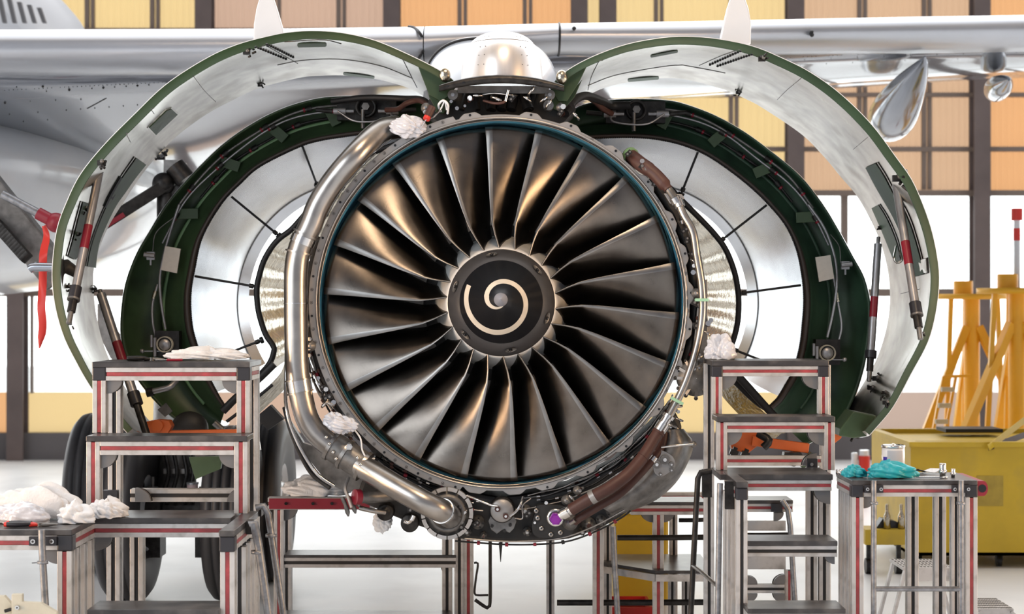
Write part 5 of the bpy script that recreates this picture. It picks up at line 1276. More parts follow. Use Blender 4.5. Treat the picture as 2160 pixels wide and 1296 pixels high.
mb = MB().use('slot'); mb.prism([P(x, y, 12.9) for x, y in ((540, 880), (570, 855), (598, 885), (565, 908))], (0, .1, 0)); mb.use('chrome'); mb.bar(P(540, 905, 12.88), P(548, 950, 12.88), .02, .02); mb.build('lower_latch_box', parent=rvL)

# ============================================================ WORK STANDS
def beam(parent, name, lo, hi, w, red=(), cap=None):
    """slotted aluminium profile between two points along one axis; lo/hi = centre line ends"""
    lo = Vector(lo); hi = Vector(hi); dv = hi - lo
    ax = max(range(3), key=lambda i: abs(dv[i])); u, v = [i for i in range(3) if i != ax]
    mb = MB()
    def bx(m, cu, cv, su, sv, e=0):
        a = [0, 0, 0]; b = [0, 0, 0]; a[ax] = min(lo[ax], hi[ax]) + e; b[ax] = max(lo[ax], hi[ax]) - e
        a[u] = lo[u] + cu - su / 2; b[u] = lo[u] + cu + su / 2; a[v] = lo[v] + cv - sv / 2; b[v] = lo[v] + cv + sv / 2
        mb.use(m); mb.box(a, b)
    k = .35 * w; c = (w - k) / 2
    for su in (-1, 1):
        for sv in (-1, 1): bx('alu', su * c, sv * c, k, k)
    bx('slot', 0, 0, .74 * w, .74 * w, .001)
    for r in red:   # (axis index, sign)
        i, s = r
        if i == u: bx('red', s * .43 * w, 0, .08 * w, .3 * w, .004)
        elif i == v: bx('red', 0, s * .43 * w, .3 * w, .08 * w, .004)
    return mb.build(name, parent=parent, bevel=0.0025)
FR_ = (1, -1)
def xat(px, d): return (px - 1080) * d / F
def zat(py, d): return CH - (py - 648) * d / F
def post(par, px, d, ztop, w=.085, red=((1, -1),), zbot=0.0, name='post'):
    x = xat(px, d); y = d - CD + w / 2
    return beam(par, name, (x, y, zbot), (x, y, ztop), w, red)
def rail(par, xa, xb, z, y, w=.085, red=((1, -1),), name='rail'):
    return beam(par, name, (xa, y + w / 2, z - w / 2), (xb, y + w / 2, z - w / 2), w, red)
def railY(par, x, y0, y1, z, w=.085, red=(), name='side_rail'):
    return beam(par, name, (x, y0, z - w / 2), (x, y1, z - w / 2), w, red)
def board(par, x0, x1, y0, y1, z, t=.035, name='step_board'):
    mb = MB().use('board'); mb.box((x0, y0, z - t), (x1, y1, z)); return mb.build(name, parent=par, bevel=.004)
def corner(par, x, y, z, w=.095):
    mb = MB().use('blackplastic'); mb.box((x - w / 2, y, z - w), (x + w / 2, y + w, z)); return mb.build('corner_block', parent=par, bevel=.008)
def gusset(par, x, y, z, s, r=.085, down=True):
    # quarter-round plastic bracket in the corner between post and rail
    pts = [Vector((x, y, z))]
    for k in range(9): a = math.pi / 2 * k / 8; pts.append(Vector((x + s * r * 1.15 * math.cos(a), y, z - (r if down else -r) * math.sin(a))))
    mb = MB().use('gusset'); mb.prism(pts, (0, .035, 0)); mb.use('dark')
    pts2 = [p + Vector((s * .004, .04, 0)) for p in pts]; mb.prism(pts2, (0, .012, 0))
    return mb.build('corner_gusset', parent=par)

# ---- left stand
W = .085
st = empty('stepped_work_stand', (xat(350, 11.2), -0.55, 0))
tag(st, 'left stepped aluminium work stand with red strips and black treads', 'work stand')
def tier(par, xa, xb, d, z, dback, zb, W, side=False, gl=True):
    """one tier: board, front rail, two front posts standing on zb"""
    y = d - CD
    board(par, xa, xb, y - .01, dback - CD, z)
    rail(par, xa + W, xb - W, z - .036, y, W)
    for x, s in ((xa + W / 2, 1), (xb - W / 2, -1)):
        beam(par, 'post', (x, y + W / 2, zb), (x, y + W / 2, z - .036), W, ((1, -1),))
        if gl: gusset(par, x + s * W / 2, y + .02, z - .036 - W, s)
zT = [zat(764, 11.45), zat(920, 11.2), 1.097]
xa1, xb1 = xat(195, 11.45), xat(527, 11.45)
tier(st, xa1, xb1, 11.45, zT[0], 11.98, zT[1], W)
for x in (xa1 + W / 2, xb1 - W / 2): corner(st, x, -.555, zT[0] - .033, W + .004)
tier(st, xat(182, 11.2), xat(522, 11.2), 11.2, zT[1], 11.46, zT[2], W)
y3 = 10.97 - CD
x3a, x3b = xat(198, 10.97), xat(487, 10.97)
board(st, x3a, x3b, y3, -.60, zT[2]); rail(st, x3a, x3b - .02, zT[2] - .036, y3 + .01, W)
gusset(st, x3a + .005, y3 + .03, zT[2] - .036 - W, 1)
# right arm of the U reaching forward
xr = xat(479, 10.35)
board(st, xr - .045, xr + .045, 10.33 - CD, -.66, zT[2] + .002, name='side_board'); railY(st, xr, 10.36 - CD, -.7, zT[2] - .036, W, ((0, 1),))
corner(st, xr, 10.34 - CD, zT[2] - .034, W + .006); beam(st, 'post', (xr, 10.36 - CD + W / 2, 0), (xr, 10.36 - CD + W / 2, zT[2] - .12), W, ((1, -1),))
# rear posts, full height
for px in (526 , ): pass
for x in (xa1 + W / 2, xb1 - W / 2 - .01):
    beam(st, 'post', (x, -.07, 0), (x, -.07, zT[0] - .04), W, ())
for x in (xa1 + .12, xa1 + .27, xb1 - .02): beam(st, 'post', (x, -.45, 0), (x, -.45, zT[2] - .05), W, ())
for k, yy in enumerate((-1.20, -1.02, -.84)): beam(st, 'post', (xr + .01, yy, 0), (xr + .01, yy, zT[2] - .15), W * .9, ())
rail(st, xa1 + .15, xb1 - .1, zT[2] + .085, -.12, W, ((2, 1),))
rail(st, xa1 + .1, xb1 - .1, zT[1] - .05, -.10, W, ())
for x, s in ((xa1 + .20, 1), (xb1 - .10, -1)): gusset(st, x, -.20, zT[2] + .01, s, .09, False)
mb = MB().use('blackplastic'); c = P(232, 1048, 11.7); mb.box(c + Vector((-.05, 0, -.04)), c + Vector((.05, .05, .04))); mb.use('chrome'); mb.cyl(c, c + Vector((0, -.01, 0)), .012, 10); mb.build('clamp_block', parent=st, bevel=.006)
railY(st, xb1 - W / 2, -.44, -.12, zT[0] - .036, W, ((0, 1),)); railY(st, xa1 + W / 2, -.44, -.12, zT[0] - .036, W, ())
# lowest step
board(st, xat(183, 10.3), xat(462, 10.3), 10.3 - CD, 10.62 - CD, zat(1287, 10.3), .05)
rail(st, xat(188, 10.3), xat(460, 10.3), zat(1287, 10.3) - .05, 10.32 - CD, W)

# ---- left side table
tb = empty('side_table_stand', (xat(60, 10.7), -1.3, 0))
tag(tb, 'black-topped aluminium side table at the left edge of the picture', 'work stand')
xt = xat(151, 10.4) ; y0 = 10.4 - CD
board(tb, xat(-160, 10.4), xt, y0, -.99, 1.097, name='table_top'); rail(tb, xat(-160, 10.4), xt - W, 1.061, y0 + .005, W)
railY(tb, xt - W / 2, y0 + .1, -1.0, 1.061, W, ((0, 1),), name='side_rail'); corner(tb, xt - W / 2 + .002, y0 - .002, 1.062, W + .006)
for yy in (y0 + W / 2, y0 + .19, y0 + .36, y0 + .53): beam(tb, 'post', (xt - W / 2, yy, 0), (xt - W / 2, yy, .97), W, ((1, -1),) if yy < y0 + .1 else ())
gusset(tb, xt - W, y0 + .03, .976, -1)
mb = MB().use('blackplastic'); c = P(91, 1142, 10.39); mb.box(c + Vector((-.08, -.012, -.026)), c + Vector((.08, .01, .026))); mb.use('chrome')
for s in (-.055, .055): mb.cyl(c + Vector((s, -.012, 0)), c + Vector((s, -.024, 0)), .014, 14); mb.use('slot'); mb.cyl(c + Vector((s, -.024, 0)), c + Vector((s, -.026, 0)), .008, 6); mb.use('chrome')
mb.build('hook_plate', parent=tb)
def gtube(par, pts, r=.019, name='guard_tube', m='galv', n=14):
    mb = MB().use(m); mb.tube([P(*p) for p in pts] if len(pts[0]) == 3 and not isinstance(pts[0], Vector) else pts, r, n); return mb.build(name, parent=par)
lad = None
gtube(tb, [(88, 1118, 10.3), (89, 1160, 10.3), (91, 1200, 10.3), (97, 1300, 10.3), (110, 1500, 10.3)], .021)
mb = MB().use('galv'); c = P(90, 1187, 10.3); mb.lathe(c, [(.021, -.008), (.032, -.008), (.032, .008), (.021, .008)], 16, axis='Z'); mb.bar(c, c + Vector((-.06, -.01, -.002)), .006); mb.build('tube_collar', parent=tb)

# ---- ladder tubes hooked on the left stand's right side
ld = empty('tube_ladder', (xat(570, 10.9), -1.1, 0)); tag(ld, 'galvanised tube ladder hooked to the right side of the left stepped stand', 'ladder')
gtube(ld, [(527, 1108, 10.7), (536, 1104, 10.7), (545, 1150, 10.7), (558, 1240, 10.7), (568, 1310, 10.7), (592, 1500, 10.7)], .026, 'ladder_rail')
gtube(ld, [(540, 1072, 11.3), (556, 1068, 11.3), (566, 1085, 11.3), (580, 1180, 11.3), (600, 1310, 11.3), (628, 1480, 11.3)], .022, 'ladder_rail')
for (x, y, dd) in ((542, 1165, 10.7), (572, 1130, 11.3)):
    c = P(x, y, dd); mb = MB().use('galv'); mb.lathe(c, [(.022, -.01), (.036, -.01), (.036, .01), (.022, .01)], 16, axis='Z'); mb.build('tube_collar', parent=ld)
gtube(ld, [(570, 1330, 10.7), (600, 1325, 11.3)], .015, 'ladder_rung')
mb = MB().use('dark'); mb.box(P(518, 1128, 10.75), P(536, 1096, 10.85)); mb.build('hook_plate', parent=ld); mb = MB().use('dark'); mb.box(P(545, 1090, 11.35), P(556, 1062, 11.45)); mb.build('hook_plate', parent=ld)

# ---- right stand (slimmer profiles)
W2 = .066
sr = empty('stepped_work_stand', (xat(1650, 11.0), -0.7, 0))
tag(sr, 'right stepped aluminium work stand with red strips, beside the teal gloves', 'work stand')
zR = [zat(761, 11.5), zat(879, 11.25), 1.366]
xra, xrb = xat(1502, 11.5), xat(1748, 11.5)
tier(sr, xra, xrb, 11.5, zR[0], 11.96, zR[1], W2)
for x in (xra + W2 / 2, xrb - W2 / 2): corner(sr, x, 11.5 - CD - .006, zR[0] - .033, W2 + .008)
tier(sr, xat(1512, 11.25), xat(1761, 11.25), 11.25, zR[1], 11.52, zR[2], W2)
y3 = 10.97 - CD
board(sr, xat(1518, 10.97), xat(1757, 10.97), y3, -.55, zR[2]); rail(sr, xat(1560, 10.97), xat(1755, 10.97), zR[2] - .036, y3 + .01, W2)
gusset(sr, xat(1755, 10.97) - .005, y3 + .03, zR[2] - .036 - W2, -1)
xl = xat(1565, 10.5)
board(sr, xl - .035, xl + .035, 10.48 - CD, -.9, zR[2] + .002, name='side_board'); railY(sr, xl, 10.5 - CD, -.9, zR[2] - .036, W2, ((0, -1),)); corner(sr, xl, 10.49 - CD, zR[2] - .034, W2 + .006)
beam(sr, 'post', (xl, 10.5 - CD + W2 / 2, 0), (xl, 10.5 - CD + W2 / 2, zR[2] - .105), W2, ())
for yy in (-1.32, -1.14, -.96): beam(sr, 'post', (xl - .012, yy, 0), (xl - .012, yy, zR[2] - .105), W2, ())
beam(sr, 'post', (xat(1494, 11.9), -.13, 0), (xat(1494, 11.9), -.13, zR[0] - .03), W2, ())
beam(sr, 'post', (xat(1740, 11.9), -.1, 0), (xat(1740, 11.9), -.1, zR[0] - .04), W2, ())
for px in (1713, 1739): beam(sr, 'post', (xat(px, 11.35), -.62, 0), (xat(px, 11.35), -.62, zR[2] - .1), W2, ())
rail(sr, xat(1530, 11.9), xat(1730, 11.9), zR[2] + .04, -.14, W2, ((2, 1), (1, -1)))
gusset(sr, xat(1722, 11.6), -.42, zR[2] + .0, -1, .08, False)
mb = MB().use('blackplastic'); c = P(1712, 980, 11.5); mb.box(c + Vector((-.03, 0, -.04)), c + Vector((.04, .05, .035))); mb.use('chrome'); mb.cyl(c, c + Vector((0, -.01, 0)), .011, 10); mb.build('clamp_block', parent=sr, bevel=.006)
for (y_f, dd, x1) in ((1142, 10.65, 1767), (1285, 10.3, 1784)):
    z = zat(y_f, dd); board(sr, xat(1577, dd), xat(x1, dd), dd - CD, dd - CD + .30, z, .03); rail(sr, xat(1577, dd), xat(x1, dd), z - .03, dd - CD + .01, W2, ())
gusset(sr, xat(1764, 10.65), 10.7 - CD, zat(1142, 10.65) - .03 - W2, -1, .05)

# ---- right side table
tr = empty('side_table_stand', (xat(1930, 10.8), -1.15, 0))
tag(tr, 'black-topped aluminium side table on the right carrying the teal gloves and the can', 'work stand')
xL, xR = xat(1797, 10.6), xat(2062, 10.6); y0 = 10.6 - CD; W3 = .070
board(tr, xL, xR, y0 - .002, -.88, 1.366, .028, name='table_top'); rail(tr, xL + W3, xR - W3, 1.338, y0 + .004, W3)
for x in (xL + W3 / 2, xR - W3 / 2):
    corner(tr, x, y0 - .002, 1.340, W3 + .006); railY(tr, x, y0 + .08, -.9, 1.338, W3, ((0, -1),))
    beam(tr, 'post', (x, y0 + W3 / 2, 0), (x, y0 + W3 / 2, 1.265), W3, ((1, -1),))
for yy in (y0 + .17, y0 + .30, y0 + .43): beam(tr, 'post', (xL + W3 / 2, yy, 0), (xL + W3 / 2, yy, 1.265), W3 * .9, ())
beam(tr, 'post', (xR - W3 / 2 - .05, y0 + .2, 0), (xR - W3 / 2 - .05, y0 + .2, 1.265), W3 * .8, ())
for px in (1926, 1984): beam(tr, 'post', (xat(px, 11.05), -.95 + W3 / 2, 0), (xat(px, 11.05), -.95 + W3 / 2, 1.338), W3, ())
gusset(tr, xL + W3, y0 + .03, 1.264, 1, .07); gusset(tr, xat(1972, 11.0), -.98, 1.338, -1, .05); gusset(tr, xat(1996, 11.0), -.98, 1.338, 1, .05)
for px in (1843, 2027):
    c = P(px, 1032, 10.58); mb = MB().use('blackplastic'); mb.box(c + Vector((-.055, -.012, -.022)), c + Vector((.055, .01, .022))); mb.use('chrome')
    for s in (-.04, .04): mb.cyl(c + Vector((s, -.012, 0)), c + Vector((s, -.022, 0)), .010, 12); mb.use('slot'); mb.cyl(c + Vector((s, -.022, 0)), c + Vector((s, -.024, 0)), .006, 6); mb.use('chrome')
    mb.build('hook_plate', parent=tr)
mb = MB().use('red_d'); c = P(2070, 1031, 10.62); mb.prism([c + Vector((-.022, 0, .045)), c + Vector((.012, 0, .045))] + [c + Vector((.012 + .028 * math.sin(a), 0, .045 * math.cos(a))) for a in np.linspace(.3, 2.84, 8)] + [c + Vector((.012, 0, -.045)), c + Vector((-.022, 0, -.045))], (0, .5, 0))
mb.use('black'); c2 = c + Vector((.006, -.002, 0)); mb.cyl(c2, c2 + Vector((0, .003, 0)), .024, 18); mb.build('red_tube_bumper', parent=tr)
lr = empty('tube_ladder', (xat(1935, 10.5), -1.5, 0)); tag(lr, 'galvanised tube ladder hooked over the front of the right side table', 'ladder')
for px in (1843, 2027):
    gtube(lr, [(px, 1014, 10.53), (px, 1060, 10.53), (px, 1296, 10.53), (px, 1480, 10.53)], .0165, 'ladder_rail')
    c = P(px, 1062, 10.53); mb = MB().use('galv'); mb.lathe(c, [(.0165, -.008), (.026, -.008), (.026, .008), (.0165, .008)], 16, axis='Z'); mb.build('tube_collar', parent=lr)
gtube(lr, [(1846, 1243, 10.53), (1935, 1243, 10.53), (2024, 1243, 10.53)], .0155, 'ladder_rung'); gtube(lr, [(1846, 1400, 10.53), (2024, 1400, 10.53)], .0155, 'ladder_rung')
ll = empty('tube_ladder', (xat(1485, 10.9), -1.2, 0)); tag(ll, 'dark tube ladder hooked to the left side of the right stepped stand', 'ladder')
gtube(ll, [(1500, 994, 11.2), (1478, 997, 11.2), (1472, 1010, 11.2), (1466, 1120, 11.2), (1457, 1300, 11.2), (1450, 1430, 11.2)], .018, 'ladder_rail', 'dark')
gtube(ll, [(1519, 1020, 10.6), (1518, 1060, 10.6), (1514, 1296, 10.6), (1512, 1480, 10.6)], .018, 'ladder_rail')
gtube(ll, [(1461, 1194, 11.2), (1478, 1206, 10.95), (1512, 1236, 10.6)], .012, 'ladder_rung', 'steel')
mb = MB().use('dark'); mb.box(P(1482, 1050, 11.2), P(1500, 990, 11.25)); mb.build('hook_plate', parent=ll); mb = MB().use('dark'); mb.box(P(1530, 1075, 10.62), P(1548, 1015, 10.66)); mb.build('hook_plate', parent=ll)

# ---- stand beneath the engine, left part
sm = empty('low_work_stand', (xat(790, 13.3), 1.5, 0)); tag(sm, 'low dark aluminium work stand behind and below the engine, left of the gearbox', 'work stand')
DM = 13.3; yM = DM - CD; WM = .075
rail(sm, xat(565, DM), xat(790, DM), zat(1050, DM), yM, .092, ((1, -1),), name='top_rail')
mb = MB().use('red_d'); mb.box((xat(568, DM), yM - .012, zat(1074, DM)), (xat(780, DM), yM - .002, zat(1052, DM))); mb.use('dark')
for x in (603, 660, 700): mb.cyl(P(x, 1063, DM - .01), P(x, 1063, DM - .03), .012, 10)
mb.build('dark_red_fascia', parent=sm)
for px, red in ((588, ((1, -1),)), (943, ()), (969, ()), (988, ((1, -1),))): post(sm, px, DM + (0.02 if px > 900 else 0), zat(1076 if px < 700 else 1125, DM), WM, red)
beam(sm, 'post', (xat(606, 14), 2.0, 0), (xat(606, 14), 2.0, zat(1076, 14)), WM, ())
board(sm, xat(598, DM), xat(962, DM), yM + .01, yM + .30, zat(1172, DM), .02); rail(sm, xat(598, DM), xat(962, DM), zat(1172, DM) - .02, yM + .01, WM, ())
board(sm, xat(600, DM), xat(950, DM), yM - .25, yM, zat(1288, DM), .03)
gusset(sm, xat(597, DM), yM + .03, zat(1076, DM), 1, .085); gusset(sm, xat(953, DM), yM + .03, zat(1199, DM), -1, .07)
mb = MB().use('dark'); mb.tube(pc([(1034, 1140, 12.9), (1034, 1180, 12.9), (1034, 1262, 12.9), (1031, 1282, 12.9), (1022, 1280, 12.9), (1002, 1266, 12.9)], 24), .013, 10); mb.tube(pc([(1000, 1188, 12.9), (1008, 1190, 12.9), (1004, 1220, 12.9), (1001, 1250, 12.9), (1006, 1256, 12.9), (1030, 1256, 12.9)], 24), .008, 8); mb.build('hook_frame', parent=sm)
# ---- right part
sn = empty('low_work_stand', (xat(1330, 13.0), 1.1, 0)); tag(sn, 'low aluminium platform with black deck behind the engine, before the yellow box', 'work stand')
D2 = 12.9; y2 = D2 - CD
for px, dd, zt, red in ((1161, 13.2, 1140, ()), (1262, D2, 1110, ((1, -1),)), (1282, 13.3, 1110, ()), (1389, D2, 1085, ((1, -1),)), (1421, 13.6, 1085, ())): post(sn, px, dd, zat(zt, dd), .078 if red else .06, red)
board(sn, xat(1290, D2), xat(1490, D2), y2 - .02, y2 + .35, zat(1059, D2), .022, name='deck_board'); rail(sn, xat(1330, D2), xat(1490, D2), zat(1066, D2), y2 - .01, .07)
rail(sn, xat(1350, 13.9), xat(1490, 13.9), zat(1040, 13.9), 13.9 - CD, .07)
z = zat(1200, D2)
mb = MB().use('board'); mb.prism([Vector((xat(1270, D2), y2 + .75, z)), Vector((xat(1270, D2), y2 + .35, z)), Vector((xat(1380, D2), y2 - .1, z)), Vector((xat(1500, D2), y2 - .1, z)), Vector((xat(1500, D2), y2 + .75, z))], (0, 0, -.025)); mb.build('deck_board', parent=sn)
mb = MB().use('alu'); mb.bar(Vector((xat(1268, D2), y2 + .33, z - .05)), Vector((xat(1380, D2), y2 - .12, z - .05)), .02, .05); mb.bar(Vector((xat(1380, D2), y2 - .12, z - .05)), Vector((xat(1500, D2), y2 - .12, z - .05)), .02, .05); mb.build('deck_edge_rail', parent=sn)
for (ya, xa_, xb_, dd, r) in ((1135, 1302, 1490, 12.8, .020), (1098, 1432, 1490, 13.3, .016), (1272, 1175, 1490, 13.0, .022)): gtube(sn, [(xa_, ya, dd), ((xa_ + xb_) / 2, ya, dd), (xb_, ya - 1, dd)], r, 'guard_tube', 'dark')
gtube(sn, [(1293, 1112, 12.7), (1297, 1200, 12.7), (1303, 1300, 12.7), (1308, 1400, 12.7)], .021)
for px in (1418, 1447): post(sn, px, 13.2, zat(1215, 13.2), .055, (), name='leg')
gusset(sn, xat(1377, D2), y2 + .02, zat(1083, D2), -1, .07); gusset(sn, xat(1400, D2), y2 + .02, zat(1083, D2), 1, .07)
# ---- rear small stand seen through the right steps
s4 = empty('low_work_stand', (xat(1630, 12.7), .8, 0)); tag(s4, 'small aluminium step stand seen through the open right steps', 'work stand')
D4 = 12.7; y4 = D4 - CD
board(s4, xat(1560, D4), xat(1673, D4), y4, y4 + .3, zat(1056, D4), .025); rail(s4, xat(1560, D4), xat(1673, D4), zat(1063, D4), y4 + .01, .062)
for (a, b) in ((1103, 1124), (1175, 1206)):
    mb = MB().use('alu'); mb.box((xat(1560, D4), y4 + .1, zat(b, D4)), (xat(1662, D4), y4 + .13, zat(a, D4))); mb.build('apron_panel', parent=s4)
gtube(s4, [(1560, 1129, 12.75), (1610, 1129, 12.75), (1662, 1128, 12.75)], .015, 'guard_tube', 'dark'); gtube(s4, [(1650, 1056, 12.6), (1662, 1075, 12.6), (1667, 1110, 12.6), (1678, 1290, 12.6), (1690, 1420, 12.6)], .02)
rail(s4, xat(1575, D4), xat(1655, D4), zat(1234, D4), y4, .062, ()); post(s4, 1665, D4 + .05, zat(1206, D4), .06)
for (zz, dn) in ((1254, True), (1234, False)):
    gusset(s4, xat(1656, D4), y4 + .01, zat(zz, D4), -1, .07, dn); gusset(s4, xat(1578, D4), y4 + .01, zat(zz, D4), 1, .06, dn)
mb = MB().use('blackplastic'); c = P(1636, 1072, 12.66); mb.box(c + Vector((-.03, 0, -.03)), c + Vector((.05, .03, .03))); mb.build('clamp_block', parent=s4); gusset(s4, xat(1632, D4), y4 - .02, zat(1082, D4), 1, .06)

# ============================================================ SMALL THINGS
def blob(c, rx, ry, rz, seed, m, name, label, cat, group=None, amp=.25, fold=4.0, n=72, k=44, flat=True):
    c = Vector(c)
    if flat: base = min([1.097, 1.366, zT[0], zR[0], zat(1050, 13.3)], key=lambda b: abs(b - c.z)); c.z = base + .35 * rz + .005
    r_ = random.Random(seed); ph = [r_.uniform(0, 6.28) for _ in range(18)]; c = Vector(c); rows = []
    for i in range(k + 1):
        q = math.pi * i / k; row = []
        for j in range(n):
            a = 2 * math.pi * j / n; x, y, z = math.sin(q) * math.cos(a), math.sin(q) * math.sin(a), math.cos(q)
            w1 = abs(math.sin(fold * x + 2 * math.sin(3 * y + ph[1]) + ph[0])); w2 = abs(math.sin(fold * .8 * y + 2.2 * math.sin(4 * z + 2 * x + ph[3]) + ph[2])); w3 = abs(math.sin(fold * 1.9 * (x + z) + 1.5 * math.sin(6 * y + ph[4]) + ph[5]))
            s = 1 - amp + amp * (1.0 * w1 + .8 * w2 + .35 * w3) + .16 * math.sin(2 * a + ph[6]) + .12 * math.sin(3 * a + ph[7])
            p = Vector((rx * x * s, ry * y * s, rz * z * s))
            if flat: p.z = max(p.z, -rz * .35 + .003 * math.sin(9 * x + ph[8]))
            row.append(c + p)
        rows.append(row)
    mb = MB().use(m); mb.grid(rows, True, True); o = mb.build(name)
    if label: tag(o, label, cat, group)
    return o
zt = 1.097
blob((xat(48, 10.75), -1.29, zt + .03), .20, .09, .08, 1, 'plastic', 'bubble_wrap', 'flat heap of clear bubble wrap at the left edge of the side table', 'packaging', amp=.12, fold=6)
blob((xat(158, 10.72), -1.27, zt + .03), .10, .075, .075, 2, 'white_cloth', 'white_rag', 'crumpled white rag on the left side table, right of the bubble wrap', 'rag', amp=.3)
blob((xat(225, 10.98), -1.00, zt + .025), .10, .09, .07, 3, 'white_cloth', 'white_rag', 'small crumpled white rag lying on the third tread of the left stand', 'rag', amp=.24, fold=6)
blob((xat(85, 11.0), -1.075, zt + .045), .27, .05, .13, 4, 'white_cloth', 'white_cloth_sheet', 'bright white paper sheet heaped behind the bubble wrap on the left table', 'cloth', amp=.15, fold=5)
blob((xat(440, 11.65), -.31, zT[0] + .018), .215, .085, .048, 5, 'white_cloth', 'white_cloth_sheet', 'white cloth spread over the top step of the left stand', 'cloth', amp=.25, fold=5)
blob((xat(1522, 11.65), -.33, zR[0] + .03), .085, .07, .10, 6, 'plastic', 'plastic_bag', 'crumpled clear plastic bag on the top step of the right stand', 'plastic bag', amp=.24, fold=4)
blob(P(706, 888, 11.75), .055, .05, .045, 7, 'plastic', 'plastic_wrap', None, None, flat=False).parent = None
o = bpy.data.objects['plastic_wrap']; setp(o, eng)
o = blob(P(722, 897, 11.72), .08, .05, .045, 8, 'plastic', 'plastic_wrap', None, None, flat=False); setp(o, eng)
o = blob(P(858, 268, 11.95), .11, .05, .06, 9, 'plastic', 'plastic_wrap', None, None, flat=False); setp(o, eng)
blob((xat(655, 13.2), 1.45, zat(1049, 13.3) + .03), .24, .12, .09, 10, 'white_cloth', 'grey_rag', 'grey cloth bundle lying on the low stand below the bleed pipe', 'rag', amp=.2, fold=4)
o = blob(P(808, 1100, 12.1), .05, .05, .06, 12, 'white_cloth', 'hanging_rag', None, None, flat=False); setp(o, eng)
def pliers(x, y, z, L, name, label, m1, m2, ang=0.0):
    e = empty(name, (x, y, z)); tag(e, label, 'tool'); ca, sa = math.cos(ang), math.sin(ang)
    def T(u, v, w=0): return Vector((x + u * ca - v * sa, y + u * sa + v * ca, z + w))
    for s in (-1, 1):
        mb = MB().use(m1); mb.tube([T(-.5 * L, s * .03, .019), T(-.3 * L, s * .04, .019), T(-.05 * L, s * .02, .019)], [.015, .017, .013], 12); mb.use(m2); mb.tube([T(-.53 * L, s * .03, .019), T(-.48 * L, s * .031, .019)], [.014, .0165], 12); mb.tube([T(-.07 * L, s * .02, .015), T(.08 * L, s * .01, .013)], [.014, .009], 12); mb.build('handle', parent=e)
    mb = MB().use('mid_metal'); mb.cyl(T(.12 * L, 0, .003), T(.12 * L, 0, .024), .02, 16); mb.tube([T(.08 * L, .005, .013), T(.25 * L, .008, .013), T(.46 * L, .003, .013)], [.012, .011, .004], 10); mb.tube([T(.08 * L, -.005, .013), T(.25 * L, -.008, .013), T(.46 * L, -.003, .013)], [.012, .011, .004], 10); mb.build('jaws', parent=e)
pliers(xat(68, 10.5), -1.47, zt, .31, 'pliers', 'pliers with black and red grips on the left side table', 'blackplastic', 'red_b', .06)
pliers(xat(308, 11.6), -.36, zT[0], .24, 'pliers', 'dark pliers lying on the top step of the left stand', 'dark', 'dark', .1)
mb = MB().use('red_d'); c = Vector((xat(348, 11.45), -.50, zT[0] + .011)); mb.cyl(c, c + Vector((.1, .02, 0)), .009, 10); mb.use('chrome'); mb.cyl(c, c + Vector((-.07, -.015, 0)), .004, 8); tag(mb.build('screwdriver'), 'red-handled screwdriver between the pliers and the cloth on the left top step', 'tool')
# can
TZ = 1.366
c = Vector((xat(1884, 11.0), -1.0, TZ)); can = empty('solvent_can', c); tag(can, 'white tin can with grey label and blue stripe behind the teal gloves', 'can')
mb = MB().use('white_paint'); mb.lathe(c, [(.001, .001), (.070, .001), (.070, .165), (.001, .165)], 40, axis='Z'); mb.build('can_body', parent=can)
mb = MB().use('chrome'); mb.lathe(c, [(.070, .163), (.073, .166), (.073, .178), (.067, .181), (.064, .174), (.001, .174)], 40, axis='Z'); mb.cyl(c + Vector((0, 0, .17)), c + Vector((0, 0, .19)), .008, 10); mb.build('can_lid', parent=can)
mb = MB().use('label'); mb.lathe(c, [(.0707, .01), (.0707, .15)], 24, axis='Z', a0=140, a1=222); mb.build('grey_label', parent=can)
mb = MB().use('blue_ink'); mb.lathe(c, [(.0707, .01), (.0707, .11)], 10, axis='Z', a0=223, a1=250); mb.build('blue_stripe', parent=can)
# gloves
blob((xat(1803, 10.78), -1.20, TZ + .02), .07, .05, .045, 21, 'teal', 'nitrile_glove', 'left one of the two crumpled teal gloves on the right side table', 'glove', 'crumpled teal gloves', amp=.24, fold=5)
blob((xat(1880, 10.72), -1.25, TZ + .025), .14, .06, .06, 22, 'teal', 'nitrile_glove', 'larger crumpled teal glove in front of the white can', 'glove', 'crumpled teal gloves', amp=.24, fold=4)
# threaded fittings, wrenches, paper
for (px, h, r, lab) in ((1991, .085, .024, 'larger steel threaded fitting standing upright at the back of the right table'), (2013, .052, .015, 'smaller steel threaded fitting beside the larger one on the right table')):
    c = Vector((xat(px, 10.75), -1.22, TZ)); mb = MB().use('chrome'); prof = [(.001, 0), (r * .7, 0), (r * .7, h * .3)]
    for k in range(6): prof += [(r * .8, h * (.32 + .0 * k))]
    prof = [(.001, 0), (r * .75, 0), (r * .75, h * .30), (r, h * .32), (r, h * .52), (r * .8, h * .55)]
    for k in range(5): prof += [(r * .85, h * (.58 + .07 * k)), (r * .78, h * (.61 + .07 * k))]
    prof += [(r * .82, h), (r * .5, h), (r * .5, h * .7), (.001, h * .7)]
    mb.lathe(c, prof, 28, axis='Z'); mb.cyl(c + Vector((0, 0, h * .33)), c + Vector((0, 0, h * .5)), r * 1.12, 6); tag(mb.build('threaded_fitting'), lab, 'fitting')
c = Vector((xat(1930, 10.75), -1.28, TZ)); mb = MB().use('chrome'); mb.bar(c + Vector((0, 0, .007)), c + Vector((.16, -.01, .007)), .014, .007); mb.lathe(c + Vector((.17, -.01, .007)), [(.010, -.005), (.018, -.005), (.018, .005), (.010, .005), (.010, -.005)], 20, axis='Z'); tag(mb.build('spanner'), 'long steel spanner lying between the gloves and the fittings', 'tool')
